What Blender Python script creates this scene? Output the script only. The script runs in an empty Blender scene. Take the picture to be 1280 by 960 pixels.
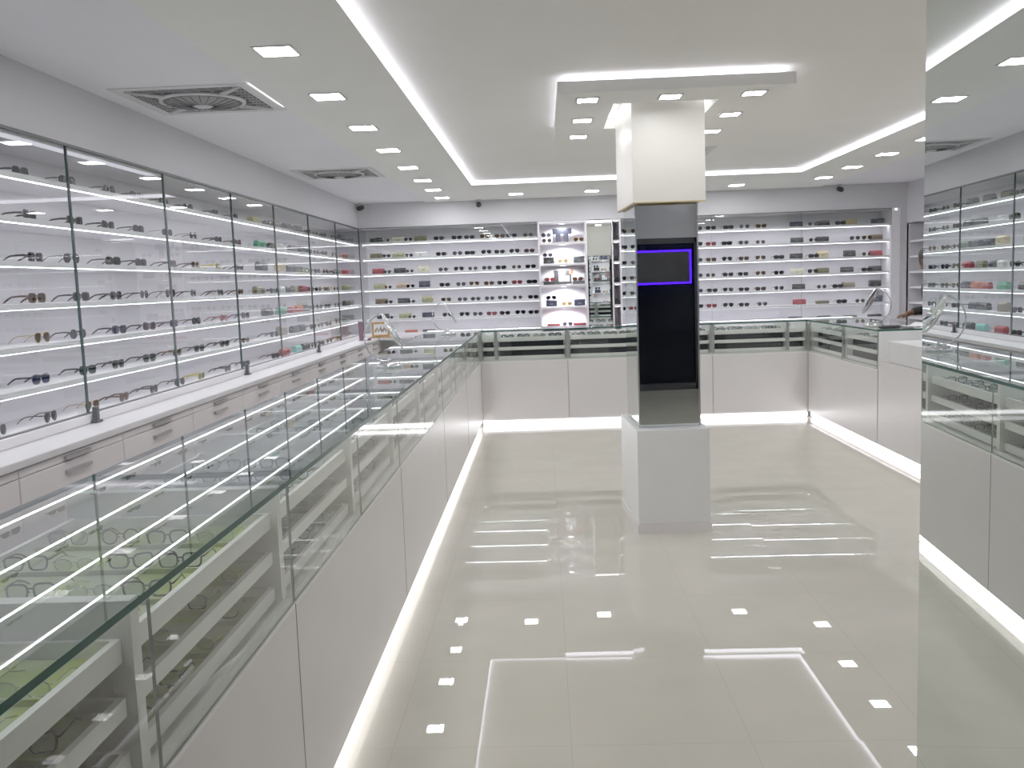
import bpy, bmesh, math, random
from mathutils import Vector, Matrix
random.seed(7)
PI = math.pi
scn = bpy.context.scene
COL = scn.collection
ORD = ['first', 'second', 'third', 'fourth', 'fifth', 'sixth', 'seventh', 'eighth', 'ninth', 'tenth',
       'eleventh', 'twelfth', 'thirteenth', 'fourteenth', 'fifteenth', 'sixteenth', 'seventeenth', 'eighteenth']

# ------------------------------------------------------------------ key dimensions (metres)
H = 1.65
XL, XR, YB = -0.741, 2.991, 10.449          # counter fronts
ZC, ZG, ZP = 1.116, 0.755, 0.078             # counter top, glass bottom, plinth
XLB, XRB, YBB = -1.39, 3.62, 11.08          # counter backs
LZ, CZ, AZ = 2.76, 2.806, 2.775              # band, centre ceiling, outer ceiling
LX0, LX1, LY = -0.762, 2.91, 10.42          # centre ceiling outline
BX, BY, RX = -2.448, 12.289, 4.80           # cabinet glass planes
GT, GB = 2.45, 1.045
SHELF = [2.26, 2.05, 1.84, 1.635, 1.43, 1.225, 1.02]   # tops, last one is the cabinet floor
WL, WB, WR, WF = -2.86, 12.68, 5.25, -1.4   # room shell

# ------------------------------------------------------------------ materials
M = {}
def nt(name):
    m = bpy.data.materials.new(name); m.use_nodes = True
    t = m.node_tree; t.nodes.clear()
    o = t.nodes.new('ShaderNodeOutputMaterial')
    M[name] = m
    return m, t, o
def pbr(name, col, rough=0.5, metal=0.0, spec=0.5, var=0.03, scale=6.0, coat=0.0):
    m, t, o = nt(name)
    b = t.nodes.new('ShaderNodeBsdfPrincipled')
    b.inputs['Roughness'].default_value = rough
    b.inputs['Metallic'].default_value = metal
    b.inputs['Specular IOR Level'].default_value = spec
    b.inputs['Coat Weight'].default_value = coat
    if var > 0:
        tc = t.nodes.new('ShaderNodeTexCoord'); n = t.nodes.new('ShaderNodeTexNoise')
        n.inputs['Scale'].default_value = scale; n.inputs['Detail'].default_value = 3
        t.links.new(tc.outputs['Object'], n.inputs['Vector'])
        r = t.nodes.new('ShaderNodeValToRGB')
        r.color_ramp.elements[0].position = 0.3; r.color_ramp.elements[1].position = 0.7
        r.color_ramp.elements[0].color = [max(0, c * (1 - var)) for c in col] + [1]
        r.color_ramp.elements[1].color = [min(1, c * (1 + var)) for c in col] + [1]
        t.links.new(n.outputs['Fac'], r.inputs['Fac']); t.links.new(r.outputs['Color'], b.inputs['Base Color'])
    else:
        b.inputs['Base Color'].default_value = list(col) + [1]
    t.links.new(b.outputs[0], o.inputs['Surface'])
    return m
def emit(name, col, s):
    m, t, o = nt(name)
    e = t.nodes.new('ShaderNodeEmission'); e.inputs['Color'].default_value = list(col) + [1]; e.inputs['Strength'].default_value = s
    t.links.new(e.outputs[0], o.inputs['Surface'])
    return m
def pane(name, tint, gloss=(1, 1, 1), base=0.045, k=0.95, power=5.0):
    m, t, o = nt(name)
    lw = t.nodes.new('ShaderNodeLayerWeight'); lw.inputs['Blend'].default_value = 0.5
    p = t.nodes.new('ShaderNodeMath'); p.operation = 'POWER'; p.inputs[1].default_value = power
    a = t.nodes.new('ShaderNodeMath'); a.operation = 'MULTIPLY_ADD'; a.inputs[1].default_value = k; a.inputs[2].default_value = base
    t.links.new(lw.outputs['Facing'], p.inputs[0]); t.links.new(p.outputs[0], a.inputs[0])
    tr = t.nodes.new('ShaderNodeBsdfTransparent'); tr.inputs['Color'].default_value = list(tint) + [1]
    g = t.nodes.new('ShaderNodeBsdfGlossy'); g.inputs['Roughness'].default_value = 0.0; g.inputs['Color'].default_value = list(gloss) + [1]
    x = t.nodes.new('ShaderNodeMixShader')
    t.links.new(a.outputs[0], x.inputs[0]); t.links.new(tr.outputs[0], x.inputs[1]); t.links.new(g.outputs[0], x.inputs[2])
    t.links.new(x.outputs[0], o.inputs['Surface'])
    return m
def mirror_mat(name, col):
    m, t, o = nt(name)
    g = t.nodes.new('ShaderNodeBsdfGlossy'); g.inputs['Roughness'].default_value = 0.0; g.inputs['Color'].default_value = list(col) + [1]
    t.links.new(g.outputs[0], o.inputs['Surface'])
    return m

pbr('wall_paint', (0.62, 0.615, 0.65), 0.75, var=0.015, scale=2)
pbr('ceiling_paint', (0.90, 0.89, 0.86), 0.8, var=0.015, scale=2)
pbr('ceiling_lilac_lit', (0.88, 0.87, 0.92), 0.8, var=0.015, scale=2)  # outer ceiling zones: their lilac light is put into the colour
pbr('band_paint', (0.90, 0.90, 0.875), 0.8, var=0.015, scale=2)
pbr('laminate', (0.74, 0.71, 0.715), 0.32, var=0.015, scale=3)
pbr('drawer_laminate', (0.62, 0.58, 0.585), 0.4, var=0.015, scale=3)
pbr('cabinet_white', (0.85, 0.83, 0.87), 0.45, var=0.01)
pbr('ledge_white', (0.58, 0.57, 0.585), 0.35, var=0.01)
pbr('tray_white', (0.86, 0.86, 0.835), 0.4, var=0.015)
pbr('base_white', (0.76, 0.77, 0.77), 0.35, var=0.015)
pbr('box_cream', (0.80, 0.78, 0.72), 0.35, var=0.01)
pbr('underside_glow_paint', (0.62, 0.47, 0.22), 0.35, var=0.05)
pbr('dark_metal', (0.07, 0.08, 0.085), 0.4, metal=0.3, var=0.05)
pbr('steel', (0.55, 0.57, 0.57), 0.3, metal=1.0, var=0.03)
pbr('chrome', (0.80, 0.81, 0.82), 0.06, metal=1.0, var=0.0)
pbr('handle_metal', (0.42, 0.41, 0.42), 0.35, metal=0.8, var=0.03)
pbr('glass_edge', (0.02, 0.085, 0.065), 0.3, spec=0.12, var=0.1)
pbr('pane_edge', (0.24, 0.30, 0.28), 0.3, spec=0.2, var=0.1)
pbr('seam', (0.16, 0.16, 0.165), 0.6, var=0.05)
pbr('night_glass', (0.003, 0.004, 0.008), 0.03, spec=0.18, var=0.0)
pbr('door_frame', (0.02, 0.02, 0.025), 0.4, var=0.05)
pbr('liner_grey', (0.40, 0.44, 0.45), 0.8, var=0.12, scale=9)
pbr('liner_black', (0.012, 0.014, 0.022), 0.7, var=0.2)
pbr('liner_pale', (0.52, 0.56, 0.52), 0.8, var=0.1, scale=9)
pbr('grille_dark', (0.05, 0.05, 0.06), 0.6, var=0.1)
pbr('grille_bar', (0.42, 0.42, 0.43), 0.5, var=0.02)
pbr('fan_grey', (0.30, 0.30, 0.30), 0.6, var=0.08, scale=20)
pbr('plastic_white', (0.66, 0.66, 0.67), 0.5, var=0.01)
pbr('black_plastic', (0.018, 0.018, 0.02), 0.35, var=0.1)
pbr('mauve', (0.20, 0.10, 0.14), 0.4, var=0.15)
pbr('gold_wood', (0.42, 0.25, 0.09), 0.45, var=0.25, scale=25)
pbr('paper', (0.82, 0.83, 0.86), 0.7, var=0.02)
pbr('skin', (0.13, 0.052, 0.028), 0.5, var=0.12, scale=18)
pbr('hair', (0.012, 0.010, 0.010), 0.6, var=0.2, scale=30)
pbr('black_cloth', (0.014, 0.014, 0.018), 0.85, var=0.2, scale=14)
pbr('trousers', (0.03, 0.035, 0.05), 0.85, var=0.15, scale=14)
pbr('shoe', (0.02, 0.018, 0.016), 0.4, var=0.1)
pbr('eye_white', (0.75, 0.74, 0.72), 0.2, var=0.0)
pbr('lips', (0.22, 0.07, 0.06), 0.5, var=0.05)
emit('led_ceiling', (0.91, 0.89, 1.0), 3.8)
emit('led_plinth', (1.0, 0.98, 1.0), 5)
emit('led_shelf', (0.95, 0.93, 1.0), 10.5)
emit('reflection_glow', (0.90, 0.88, 1.0), 0.6)
emit('led_niche', (0.97, 0.97, 1.0), 5.0)
emit('led_panel', (1.0, 0.99, 1.0), 66)
emit('led_panel_small', (1.0, 0.99, 1.0), 42)
emit('led_blue', (0.035, 0.004, 1.0), 3.5)
emit('leak_glow', (1.0, 1.0, 1.0), 3.0)
pane('glass_wall', (0.94, 0.965, 0.955), base=0.07)
pane('glass_inner', (0.975, 0.985, 0.98), base=0.0, k=0.0)
pane('glass_front', (0.93, 0.955, 0.94), base=0.05)
pane('glass_top', (0.88, 0.935, 0.915), base=0.11, k=0.88, power=4.2)
pane('lens_clear', (0.78, 0.81, 0.83), base=0.14)
mirror_mat('mirror', (0.70, 0.74, 0.72))
mirror_mat('mirror_pier', (0.76, 0.80, 0.78))
mirror_mat('mirror_clear', (0.82, 0.86, 0.85))

# floor: glossy beige tiles, each tile laid with a tiny tilt of its own
def floor_mat():
    m, t, o = nt('floor_tiles'); L = t.links.new; N = t.nodes.new
    g = N('ShaderNodeNewGeometry'); s = N('ShaderNodeSeparateXYZ'); L(g.outputs['Position'], s.inputs[0])
    def mth(op, a, b=None, c=None):
        n = N('ShaderNodeMath'); n.operation = op
        for i, v in enumerate((a, b, c)):
            if v is None: continue
            if isinstance(v, (int, float)): n.inputs[i].default_value = v
            else: L(v, n.inputs[i])
        return n.outputs[0]
    u = mth('DIVIDE', mth('SUBTRACT', s.outputs[0], 0.05), 0.64)
    v = mth('DIVIDE', mth('SUBTRACT', s.outputs[1], 3.10), 0.76)
    fu, fv = mth('FLOOR', u), mth('FLOOR', v)
    du = mth('MULTIPLY', mth('SUBTRACT', 0.5, mth('ABSOLUTE', mth('SUBTRACT', mth('SUBTRACT', u, fu), 0.5))), 0.64)
    dv = mth('MULTIPLY', mth('SUBTRACT', 0.5, mth('ABSOLUTE', mth('SUBTRACT', mth('SUBTRACT', v, fv), 0.5))), 0.76)
    line = mth('LESS_THAN', mth('MINIMUM', du, dv), 0.0018)
    cx = N('ShaderNodeCombineXYZ'); L(fu, cx.inputs[0]); L(fv, cx.inputs[1])
    w = N('ShaderNodeTexWhiteNoise'); w.noise_dimensions = '2D'; L(cx.outputs[0], w.inputs['Vector'])
    sub = N('ShaderNodeVectorMath'); sub.operation = 'SUBTRACT'; L(w.outputs['Color'], sub.inputs[0]); sub.inputs[1].default_value = (0.5, 0.5, 0.5)
    mul = N('ShaderNodeVectorMath'); mul.operation = 'MULTIPLY'; L(sub.outputs[0], mul.inputs[0]); mul.inputs[1].default_value = (0.009, 0.006, 0)
    add = N('ShaderNodeVectorMath'); add.operation = 'ADD'; L(mul.outputs[0], add.inputs[0]); add.inputs[1].default_value = (0, 0, 1)
    nor = N('ShaderNodeVectorMath'); nor.operation = 'NORMALIZE'; L(add.outputs[0], nor.inputs[0])
    n1 = N('ShaderNodeTexNoise'); n1.inputs['Scale'].default_value = 3.0; n1.inputs['Detail'].default_value = 4; L(g.outputs['Position'], n1.inputs['Vector'])
    r = N('ShaderNodeValToRGB'); r.color_ramp.elements[0].position = 0.35; r.color_ramp.elements[1].position = 0.7
    r.color_ramp.elements[0].color = (0.55, 0.53, 0.45, 1); r.color_ramp.elements[1].color = (0.59, 0.565, 0.485, 1)
    L(n1.outputs['Fac'], r.inputs['Fac'])
    mx = N('ShaderNodeMixRGB'); L(line, mx.inputs[0]); L(r.outputs[0], mx.inputs[1]); mx.inputs[2].default_value = (0.49, 0.47, 0.40, 1)
    b = N('ShaderNodeBsdfPrincipled'); L(mx.outputs[0], b.inputs['Base Color']); L(nor.outputs[0], b.inputs['Normal'])
    b.inputs['Roughness'].default_value = 0.0; b.inputs['IOR'].default_value = 1.55
    L(b.outputs[0], o.inputs['Surface'])
floor_mat()
# near tray liners: patches of yellow-green and pale grey cloth
def green_mat():
    m, t, o = nt('liner_green'); L = t.links.new; N = t.nodes.new
    tc = N('ShaderNodeTexCoord'); n = N('ShaderNodeTexNoise'); n.inputs['Scale'].default_value = 7; L(tc.outputs['Object'], n.inputs['Vector'])
    r = N('ShaderNodeValToRGB'); r.color_ramp.elements[0].position = 0.42; r.color_ramp.elements[1].position = 0.58
    r.color_ramp.elements[0].color = (0.36, 0.44, 0.14, 1); r.color_ramp.elements[1].color = (0.44, 0.48, 0.34, 1)
    L(n.outputs['Fac'], r.inputs['Fac'])
    b = N('ShaderNodeBsdfPrincipled'); b.inputs['Roughness'].default_value = 0.8; L(r.outputs[0], b.inputs['Base Color']); L(b.outputs[0], o.inputs['Surface'])
green_mat()

# ------------------------------------------------------------------ mesh builder
class MB:
    def __init__(self): self.v = []; self.f = []; self.mi = []; self.mats = []; self.sm = []
    def m(self, name):
        if name not in self.mats: self.mats.append(name)
        return self.mats.index(name)
    def add(self, vs, fs, mat, smooth=False):
        o = len(self.v); self.v += [Vector(p) for p in vs]; k = self.m(mat)
        for f in fs: self.f.append([i + o for i in f]); self.mi.append(k); self.sm.append(smooth)
        return self
    def box(self, x0, x1, y0, y1, z0, z1, mat, side=None):
        vs = [(x, y, z) for z in (z0, z1) for y in (y0, y1) for x in (x0, x1)]
        fs = [(0, 2, 3, 1), (4, 5, 7, 6), (0, 1, 5, 4), (2, 6, 7, 3), (0, 4, 6, 2), (1, 3, 7, 5)]
        if side is None: self.add(vs, fs, mat)
        else:   # the two largest faces get mat, the rim gets side
            d = (x1 - x0, y1 - y0, z1 - z0); a = d.index(min(d))
            big = {2: (0, 1), 1: (2, 3), 0: (4, 5)}[a]
            self.add(vs, [fs[i] for i in big], mat); self.add(vs, [fs[i] for i in range(6) if i not in big], side)
        return self
    def pane(self, x0, x1, y0, y1, z0, z1, mat, edge, outer):
        vs = [(x, y, z) for z in (z0, z1) for y in (y0, y1) for x in (x0, x1)]
        fs = [(0, 2, 3, 1), (4, 5, 7, 6), (0, 1, 5, 4), (2, 6, 7, 3), (0, 4, 6, 2), (1, 3, 7, 5)]
        inner = {0: 1, 1: 0, 2: 3, 3: 2, 4: 5, 5: 4}[outer]
        self.add(vs, [fs[outer]], mat); self.add(vs, [fs[inner]], 'glass_inner')
        self.add(vs, [fs[i] for i in range(6) if i not in (outer, inner)], edge)
        return self
    def rbox(self, x0, x1, y0, y1, z0, z1, mat, r=0.004, seg=2):
        bm = bmesh.new(); bmesh.ops.create_cube(bm, size=1)
        for v in bm.verts: v.co = Vector(((x0 + x1) / 2 + v.co.x * (x1 - x0), (y0 + y1) / 2 + v.co.y * (y1 - y0), (z0 + z1) / 2 + v.co.z * (z1 - z0)))
        bmesh.ops.bevel(bm, geom=bm.edges[:] , offset=r, segments=seg, affect='EDGES', profile=0.5)
        bm.verts.index_update()
        self.add([v.co.copy() for v in bm.verts], [[v.index for v in f.verts] for f in bm.faces], mat, False); bm.free()
        return self
    def tube(self, pts, rad, mat, closed=False, n=6, flat=1.0, up=(0, 0, 1)):
        pts = [Vector(p) for p in pts]; N = len(pts); rr = rad if isinstance(rad, (list, tuple)) else [rad] * N
        rings = []; up = Vector(up)
        for i, p in enumerate(pts):
            a = pts[(i - 1) % N] if (closed or i > 0) else p; b = pts[(i + 1) % N] if (closed or i < N - 1) else p
            t = (b - a).normalized(); s = t.cross(up)
            if s.length < 1e-4: s = t.cross(Vector((1, 0.1, 0)))
            s.normalize(); u = s.cross(t).normalized()
            rings.append([p + (s * math.cos(2 * PI * k / n) * flat + u * math.sin(2 * PI * k / n)) * rr[i] for k in range(n)])
        vs = [q for r in rings for q in r]; fs = []
        for i in range(N if closed else N - 1):
            j = (i + 1) % N
            for k in range(n): fs.append((i * n + k, i * n + (k + 1) % n, j * n + (k + 1) % n, j * n + k))
        if not closed: fs += [tuple(range(n))[::-1], tuple((N - 1) * n + k for k in range(n))]
        self.add(vs, fs, mat, True)
        return self
    def lathe(self, prof, c, mat, n=28, axis=None):
        # prof: (radius, height) list, around +Z at c, or around a given axis
        ax = Vector(axis).normalized() if axis else Vector((0, 0, 1)); q = Vector((0, 0, 1)).rotation_difference(ax)
        vs = []; c = Vector(c)
        for r, h in prof:
            for k in range(n): vs.append(c + q @ Vector((r * math.cos(2 * PI * k / n), r * math.sin(2 * PI * k / n), h)))
        fs = []
        for i in range(len(prof) - 1):
            for k in range(n): fs.append((i * n + k, i * n + (k + 1) % n, (i + 1) * n + (k + 1) % n, (i + 1) * n + k))
        fs += [tuple(range(n))[::-1], tuple((len(prof) - 1) * n + k for k in range(n))]
        self.add(vs, fs, mat, True)
        return self
    def poly(self, vs, mat): self.add(vs, [tuple(range(len(vs)))], mat); return self
    def prism(self, outline, z0, z1, mat):
        n = len(outline); vs = [(x, y, z0) for x, y in outline] + [(x, y, z1) for x, y in outline]
        fs = [tuple(range(n))[::-1], tuple(range(n, 2 * n))] + [(i, (i + 1) % n, n + (i + 1) % n, n + i) for i in range(n)]
        self.add(vs, fs, mat); return self
    def build(self, name, parent=None, loc=None, rotz=0.0, world=False):
        """world=True: vertices are given in world space, re-based on the parent or on loc."""
        off = Vector((0, 0, 0))
        if world: off = Vector(parent.location) if parent is not None and loc is None else Vector(loc or (0, 0, 0))
        me = bpy.data.meshes.new(name)
        me.from_pydata([p - off for p in self.v], [], self.f)
        for k in self.mats: me.materials.append(M[k])
        for p, k, s in zip(me.polygons, self.mi, self.sm): p.material_index = k; p.use_smooth = s
        bm = bmesh.new(); bm.from_mesh(me); bmesh.ops.recalc_face_normals(bm, faces=bm.faces[:]); bm.to_mesh(me); bm.free()
        me.update()
        o = bpy.data.objects.new(name, me); COL.objects.link(o)
        if parent is not None: o.parent = parent
        elif loc is not None: o.location = loc
        o.rotation_euler.z = rotz
        return o
def tag(o, label=None, cat=None, group=None, kind=None):
    if label: o['label'] = label
    if cat: o['category'] = cat
    if group: o['group'] = group
    if kind: o['kind'] = kind
    return o
def thing(name, label, cat, loc=(0, 0, 0), rotz=0.0, group=None):
    o = bpy.data.objects.new(name, None); COL.objects.link(o); o.empty_display_size = 0.05
    o.location = loc; o.rotation_euler.z = rotz
    return tag(o, label, cat, group)
def struct(name, mb): return tag(mb.build(name), kind='structure')
def dup(root, loc, rotz, label, group=None):
    def cp(o, parent):
        c = o.copy(); COL.objects.link(c)
        if parent is not None: c.parent = parent
        for ch in kids.get(o, []): cp(ch, c)
        return c
    r = cp(root, None); r.location = loc; r.rotation_euler = (0, 0, rotz); r['label'] = label
    if group: r['group'] = group
    return r
kids = {}
def reg(root):        # remember the children of a prototype so copies need no scene search
    st = [root]
    while st:
        o = st.pop(); kids[o] = list(o.children); st += kids[o]

# ------------------------------------------------------------------ the shell
struct('floor', MB().box(WL - .1, WR + .1, WF - .1, WB + .1, -0.1, 0, 'floor_tiles'))
struct('wall_left', MB().box(WL - .1, WL, WF, WB, 0, 2.95, 'wall_paint').box(WL, BX, WF, WB, GT + .003, AZ, 'wall_paint'))
struct('wall_back', MB().box(WL - .1, WR + .1, WB, WB + .1, 0, 2.95, 'wall_paint').box(BX, RX, BY, WB, GT + .003, AZ, 'wall_paint')
       .box(4.712, RX, BY, WB, 0, GT + .003, 'wall_paint'))
struct('wall_right', MB().box(WR, WR + .1, WF, WB, 0, 2.95, 'wall_paint').box(RX, WR, WF, WB, 2.25, AZ, 'wall_paint'))
struct('wall_front', MB().box(WL, WR, WF - .1, WF, 2.22, 2.95, 'wall_paint').box(WL, -1.2, WF - .1, WF, 0, 2.22, 'wall_paint').box(4.4, WR, WF - .1, WF, 0, 2.22, 'wall_paint'))
w = MB().box(-1.2, 4.4, WF - .06, WF - .04, 0.0, 2.22, 'night_glass')
win = tag(w.build('window_1'), kind='structure')
fr = MB()
for x in (-1.2, 0.2, 1.6, 3.0, 4.36): fr.box(x, x + .04, WF - .04, WF - .005, 0.0, 2.22, 'door_frame')
fr.box(-1.16, 4.36, WF - .04, WF - .005, 0.0, 0.1, 'door_frame').box(-1.16, 4.36, WF - .04, WF - .005, 2.14, 2.22, 'door_frame')
fr.build('window_frame', win)
struct('ceiling', MB().box(LX0, LX1, WF, LY, CZ, CZ + .1, 'ceiling_paint'))
struct('ceiling', MB().box(BX, -1.53, WF, BY, AZ, AZ + .12, 'ceiling_lilac_lit'))
struct('ceiling', MB().box(3.68, RX, WF, BY, AZ, AZ + .12, 'ceiling_lilac_lit'))
struct('trim_1', MB().prism([(-1.53, WF), (LX0, WF), (LX0, LY), (LX1, LY), (LX1, WF), (3.68, WF), (3.68, BY), (-1.53, BY)], LZ, LZ + .16, 'band_paint'))
# led lines on the step around the raised centre of the ceiling
def led(label, *b):
    o = MB().box(*b, 'led_ceiling').build('led_strip', loc=((b[0] + b[1]) / 2, (b[2] + b[3]) / 2, b[4]), world=True)
    return tag(o, label, 'led strip', 'led lines around the raised ceiling')
led('long white led line along the left edge of the raised ceiling', LX0 + .001, LX0 + .012, WF, LY - .012, LZ + .004, LZ + .036)
led('white led line across the far edge of the raised ceiling, behind the column', LX0 + .001, LX1 - .001, LY - .012, LY - .001, LZ + .004, LZ + .036)
led('white led line along the right edge of the raised ceiling', LX1 - .012, LX1 - .001, WF, LY - .012, LZ + .004, LZ + .036)

# ------------------------------------------------------------------ recessed lights
def make_light(s, name='ceiling_light', em='led_panel'):
    r = thing(name, 'x', 'light'); h = s / 2; f = s / 2 + .012
    mb = MB()
    for a in ((-f, f, -f, -h), (-f, f, h, f), (-f, -h, -h, h), (h, f, -h, h)): mb.box(a[0], a[1], a[2], a[3], -.006, 0, 'plastic_white')
    mb.build('frame', r); MB().box(-h, h, -h, h, -.005, -.001, em).build('diffuser', r)
    reg(r); return r
p0 = make_light(0.165); used = False
def light_at(x, y, z, label, group):
    global used
    if not used:
        used = True; p0.location = (x, y, z); p0['label'] = label; p0['group'] = group; return p0
    return dup(p0, (x, y, z), 0, label, group)
for i, y in enumerate((.9, 2.1, 3.25, 4.333, 5.373, 6.45, 7.53, 8.66, 9.74, 10.72, 11.72)):
    if i < 3: lab = ['nearest', 'second nearest', 'third nearest'][i] + ' square ceiling light of the left row, out of frame above the camera'
    else: lab = 'square ceiling light in the left row, %s visible from the near end' % ORD[i - 3]
    light_at(-1.18 - .006 * i, y, LZ, lab, 'square lights of the left ceiling row')
for i, x in enumerate((-0.30, 0.65, 1.55, 2.44)):
    light_at(x, 11.6, LZ, 'square ceiling light in the far row, ' + ['just right of the left corner', 'just left of the column', 'hidden behind the column', 'just right of the column'][i], 'square lights of the far ceiling row')
for i, y in enumerate((11.1, 10.1, 9.1, 8.15, 7.1, 6.05, 5.0, 3.95, 2.9, 1.8, .7)):
    light_at(3.36, y, LZ, 'square ceiling light in the right row, %s from the far corner' % ORD[i], 'square lights of the right ceiling row')

# ------------------------------------------------------------------ canopy around the column, turned column
CR = math.radians(3.0)
CC = (0.79, 6.20)
can = thing('ceiling_canopy', 'square dropped ceiling panel with white led glow around the mirrored column', 'ceiling panel', (CC[0], CC[1], 2.70))
pm = MB(); cx0, cx1, cy0, cy1 = .118, 1.448, 5.285, 7.05; hx0, hx1, hy0, hy1 = .46, 1.085, 5.66, 6.56
for a in ((cx0, cx1, cy0, hy0), (cx0, cx1, hy1, cy1), (cx0, hx0, hy0, hy1), (hx1, cx1, hy0, hy1)): pm.box(a[0], a[1], a[2], a[3], 2.70, 2.765, 'band_paint')
pm.build('panel', can, world=True)
e = .05
for a in ((cx0 + e, cx1 - e, cy0 + e, cy0 + e + .015), (cx0 + e, cx1 - e, cy1 - e - .015, cy1 - e), (cx0 + e, cx0 + e + .015, cy0 + e, cy1 - e), (cx1 - e - .015, cx1 - e, cy0 + e, cy1 - e)):
    MB().box(*a, 2.767, 2.790, 'led_ceiling').build('glow_strip', can, world=True)
for a in ((hx0 + .004, hx0 + .016, hy0, hy1), (hx1 - .016, hx1 - .004, hy0, hy1), (hx0, hx1, hy1 - .016, hy1 - .004)):
    MB().box(*a, 2.77, 2.80, 'led_niche').build('glow_strip', can, world=True)
nm = {(0, 0): 'front left corner', (1, 0): 'middle of the front edge', (2, 0): 'front right corner', (0, 1): 'middle of the left side', (2, 1): 'middle of the right side',
      (0, 2): 'back left corner', (1, 2): 'middle of the back edge', (2, 2): 'back right corner'}
p0 = make_light(0.115, 'canopy_light', 'led_panel_small'); used = False
for (i, j), s in nm.items():
    light_at((.295, .778, 1.262)[i], (5.495, 6.175, 6.85)[j], 2.70, 'small square light in the dropped panel, ' + s, 'lights of the dropped panel')

col = thing('mirrored_column', 'square mirror-clad column with white base and pale lit top box, mid shop', 'column', (CC[0], CC[1], 0), CR)
# local frame: x right, y away from the camera
fx, fy = .235, .375
MB().rbox(-fx, fx, -fy, fy, .06, .677, 'base_white', .004).build('base', col)
MB().box(-fx - .006, fx + .006, -fy - .006, fy + .006, 0, .06, 'laminate').build('skirting', col)
mx, my = .198, .255
MB().box(-mx + .004, mx - .004, -my + .004, my - .004, .678, 2.83, 'base_white').build('core', col)
for nm_, b in (('mirror_panel', (-mx, mx, -my - .004, -my + .002)), ('mirror_panel', (-mx, mx, my - .002, my + .004)),
               ('mirror_panel', (-mx - .004, -mx, -my, my)), ('mirror_panel', (mx, mx + .004, -my, my))):
    MB().box(*b, .680, 2.13, 'mirror').build(nm_, col)
for sx in (-1, 1):
    MB().box(sx * mx - .005, sx * mx + .005, -my - .007, -my + .003, .680, 2.13, 'steel').build('corner_trim', col)
ux, uy = .228, .37
bm_ = MB().box(-ux, ux, -uy, -uy + .02, 2.125, 2.80, 'box_cream').box(-ux, ux, uy - .02, uy, 2.125, 2.80, 'box_cream')
bm_.box(-ux, -ux + .02, -uy + .02, uy - .02, 2.125, 2.80, 'box_cream').box(ux - .02, ux, -uy + .02, uy - .02, 2.125, 2.80, 'box_cream')
bm_.box(-ux + .02, ux - .02, -uy + .02, -my - .01, 2.135, 2.15, 'box_cream').box(-ux + .02, -mx - .01, -my, my, 2.135, 2.15, 'box_cream')
bm_.build('top_box', col)
tg = MB().box(-ux - .002, ux + .002, -uy - .002, -uy + .022, 2.118, 2.125, 'underside_glow_paint').box(-ux - .002, -ux + .022, -uy + .022, uy, 2.118, 2.125, 'underside_glow_paint')  # gold-coloured edge standing in for warm light under the box
tg.build('underside_glow_edge', col)

# mirror-clad pier at the right edge of the view
PY = math.radians(-2.087)
pier = thing('mirror_pier', 'tall mirror-clad pier filling the right edge, reflecting the left counter', 'mirror', (0.579, 1.418, 0), PY)
MB().box(.006, .30, -1.30, -.006, 0, 2.758, 'laminate').build('core', pier)
MB().box(0, .005, -1.30, 0, 0.001, 2.758, 'mirror_pier', 'glass_edge').build('mirror_panel', pier)
MB().box(.006, .30, -.005, 0, 0.001, 2.758, 'mirror_pier', 'glass_edge').build('mirror_panel', pier)

# ------------------------------------------------------------------ ceiling cassette fans
def make_cassette():
    r = thing('ceiling_cassette', 'x', 'air conditioner'); s = .385
    mb = MB()
    for a in ((-s, s, -s, -s + .06), (-s, s, s - .06, s), (-s, -s + .06, -s + .06, s - .06), (s - .06, s, -s + .06, s - .06)):
        mb.box(*a, -.005, 0, 'plastic_white')
    mb.build('frame', r)
    q = s - .06
    MB().box(-q, q, -q, q, -.003, -.0005, 'grille_dark').build('grille_back', r)
    gb = MB()
    for k in range(-4, 5):
        c = k * q / 4.6
        for sx, sy in ((1, 0), (0, 1)):
            for sg in (-1, 1):
                h0 = max(abs(c), math.sqrt(max(0, .25 ** 2 - c * c)))
                if h0 >= q - .01: continue
                a, b = sorted((sg * h0, sg * q))
                if sx: gb.box(a, b, c - .0022, c + .0022, -.007, -.003, 'grille_bar')
                else: gb.box(c - .0022, c + .0022, a, b, -.007, -.003, 'grille_bar')
    for sg in (-1, 1):
        for d in (.265, .285, .305):
            gb.box(sg * d - .002, sg * d + .002, -q * .8, q * .8, -.0065, -.0035, 'grille_bar'); gb.box(-q * .8, q * .8, sg * d - .002, sg * d + .002, -.0065, -.0035, 'grille_bar')
    gb.build('grille', r)
    for a in range(4):
        rb = MB()
        t = PI / 4 + a * PI / 2
        rb.tube([(.24 * math.cos(t), .24 * math.sin(t), -.006), (q * 1.38 * math.cos(t), q * 1.38 * math.sin(t), -.005)], [.016, .010], 'plastic_white', n=6)
        rb.build('rib', r)
    MB().lathe([(.228, -.002), (.245, -.004), (.243, -.014), (.228, -.020), (.222, -.016), (.222, -.003)], (0, 0, 0), 'plastic_white', 40).build('fan_ring', r)
    fg = MB().lathe([(.221, -.014), (.19, -.024), (.12, -.033), (.05, -.036), (.001, -.036)], (0, 0, 0), 'fan_grey', 40)
    for k in range(24):
        t = k * PI / 12
        fg.tube([(.06 * math.cos(t), .06 * math.sin(t), -.038), (.14 * math.cos(t), .14 * math.sin(t), -.035), (.215 * math.cos(t), .215 * math.sin(t), -.019)], .0018, 'grille_dark', n=4)
    fg.build('fan_guard', r)
    MB().lathe([(.05, -.035), (.046, -.042), (.02, -.045), (.001, -.045)], (0, 0, 0), 'plastic_white', 24).build('hub', r)
    reg(r); return r
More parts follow.
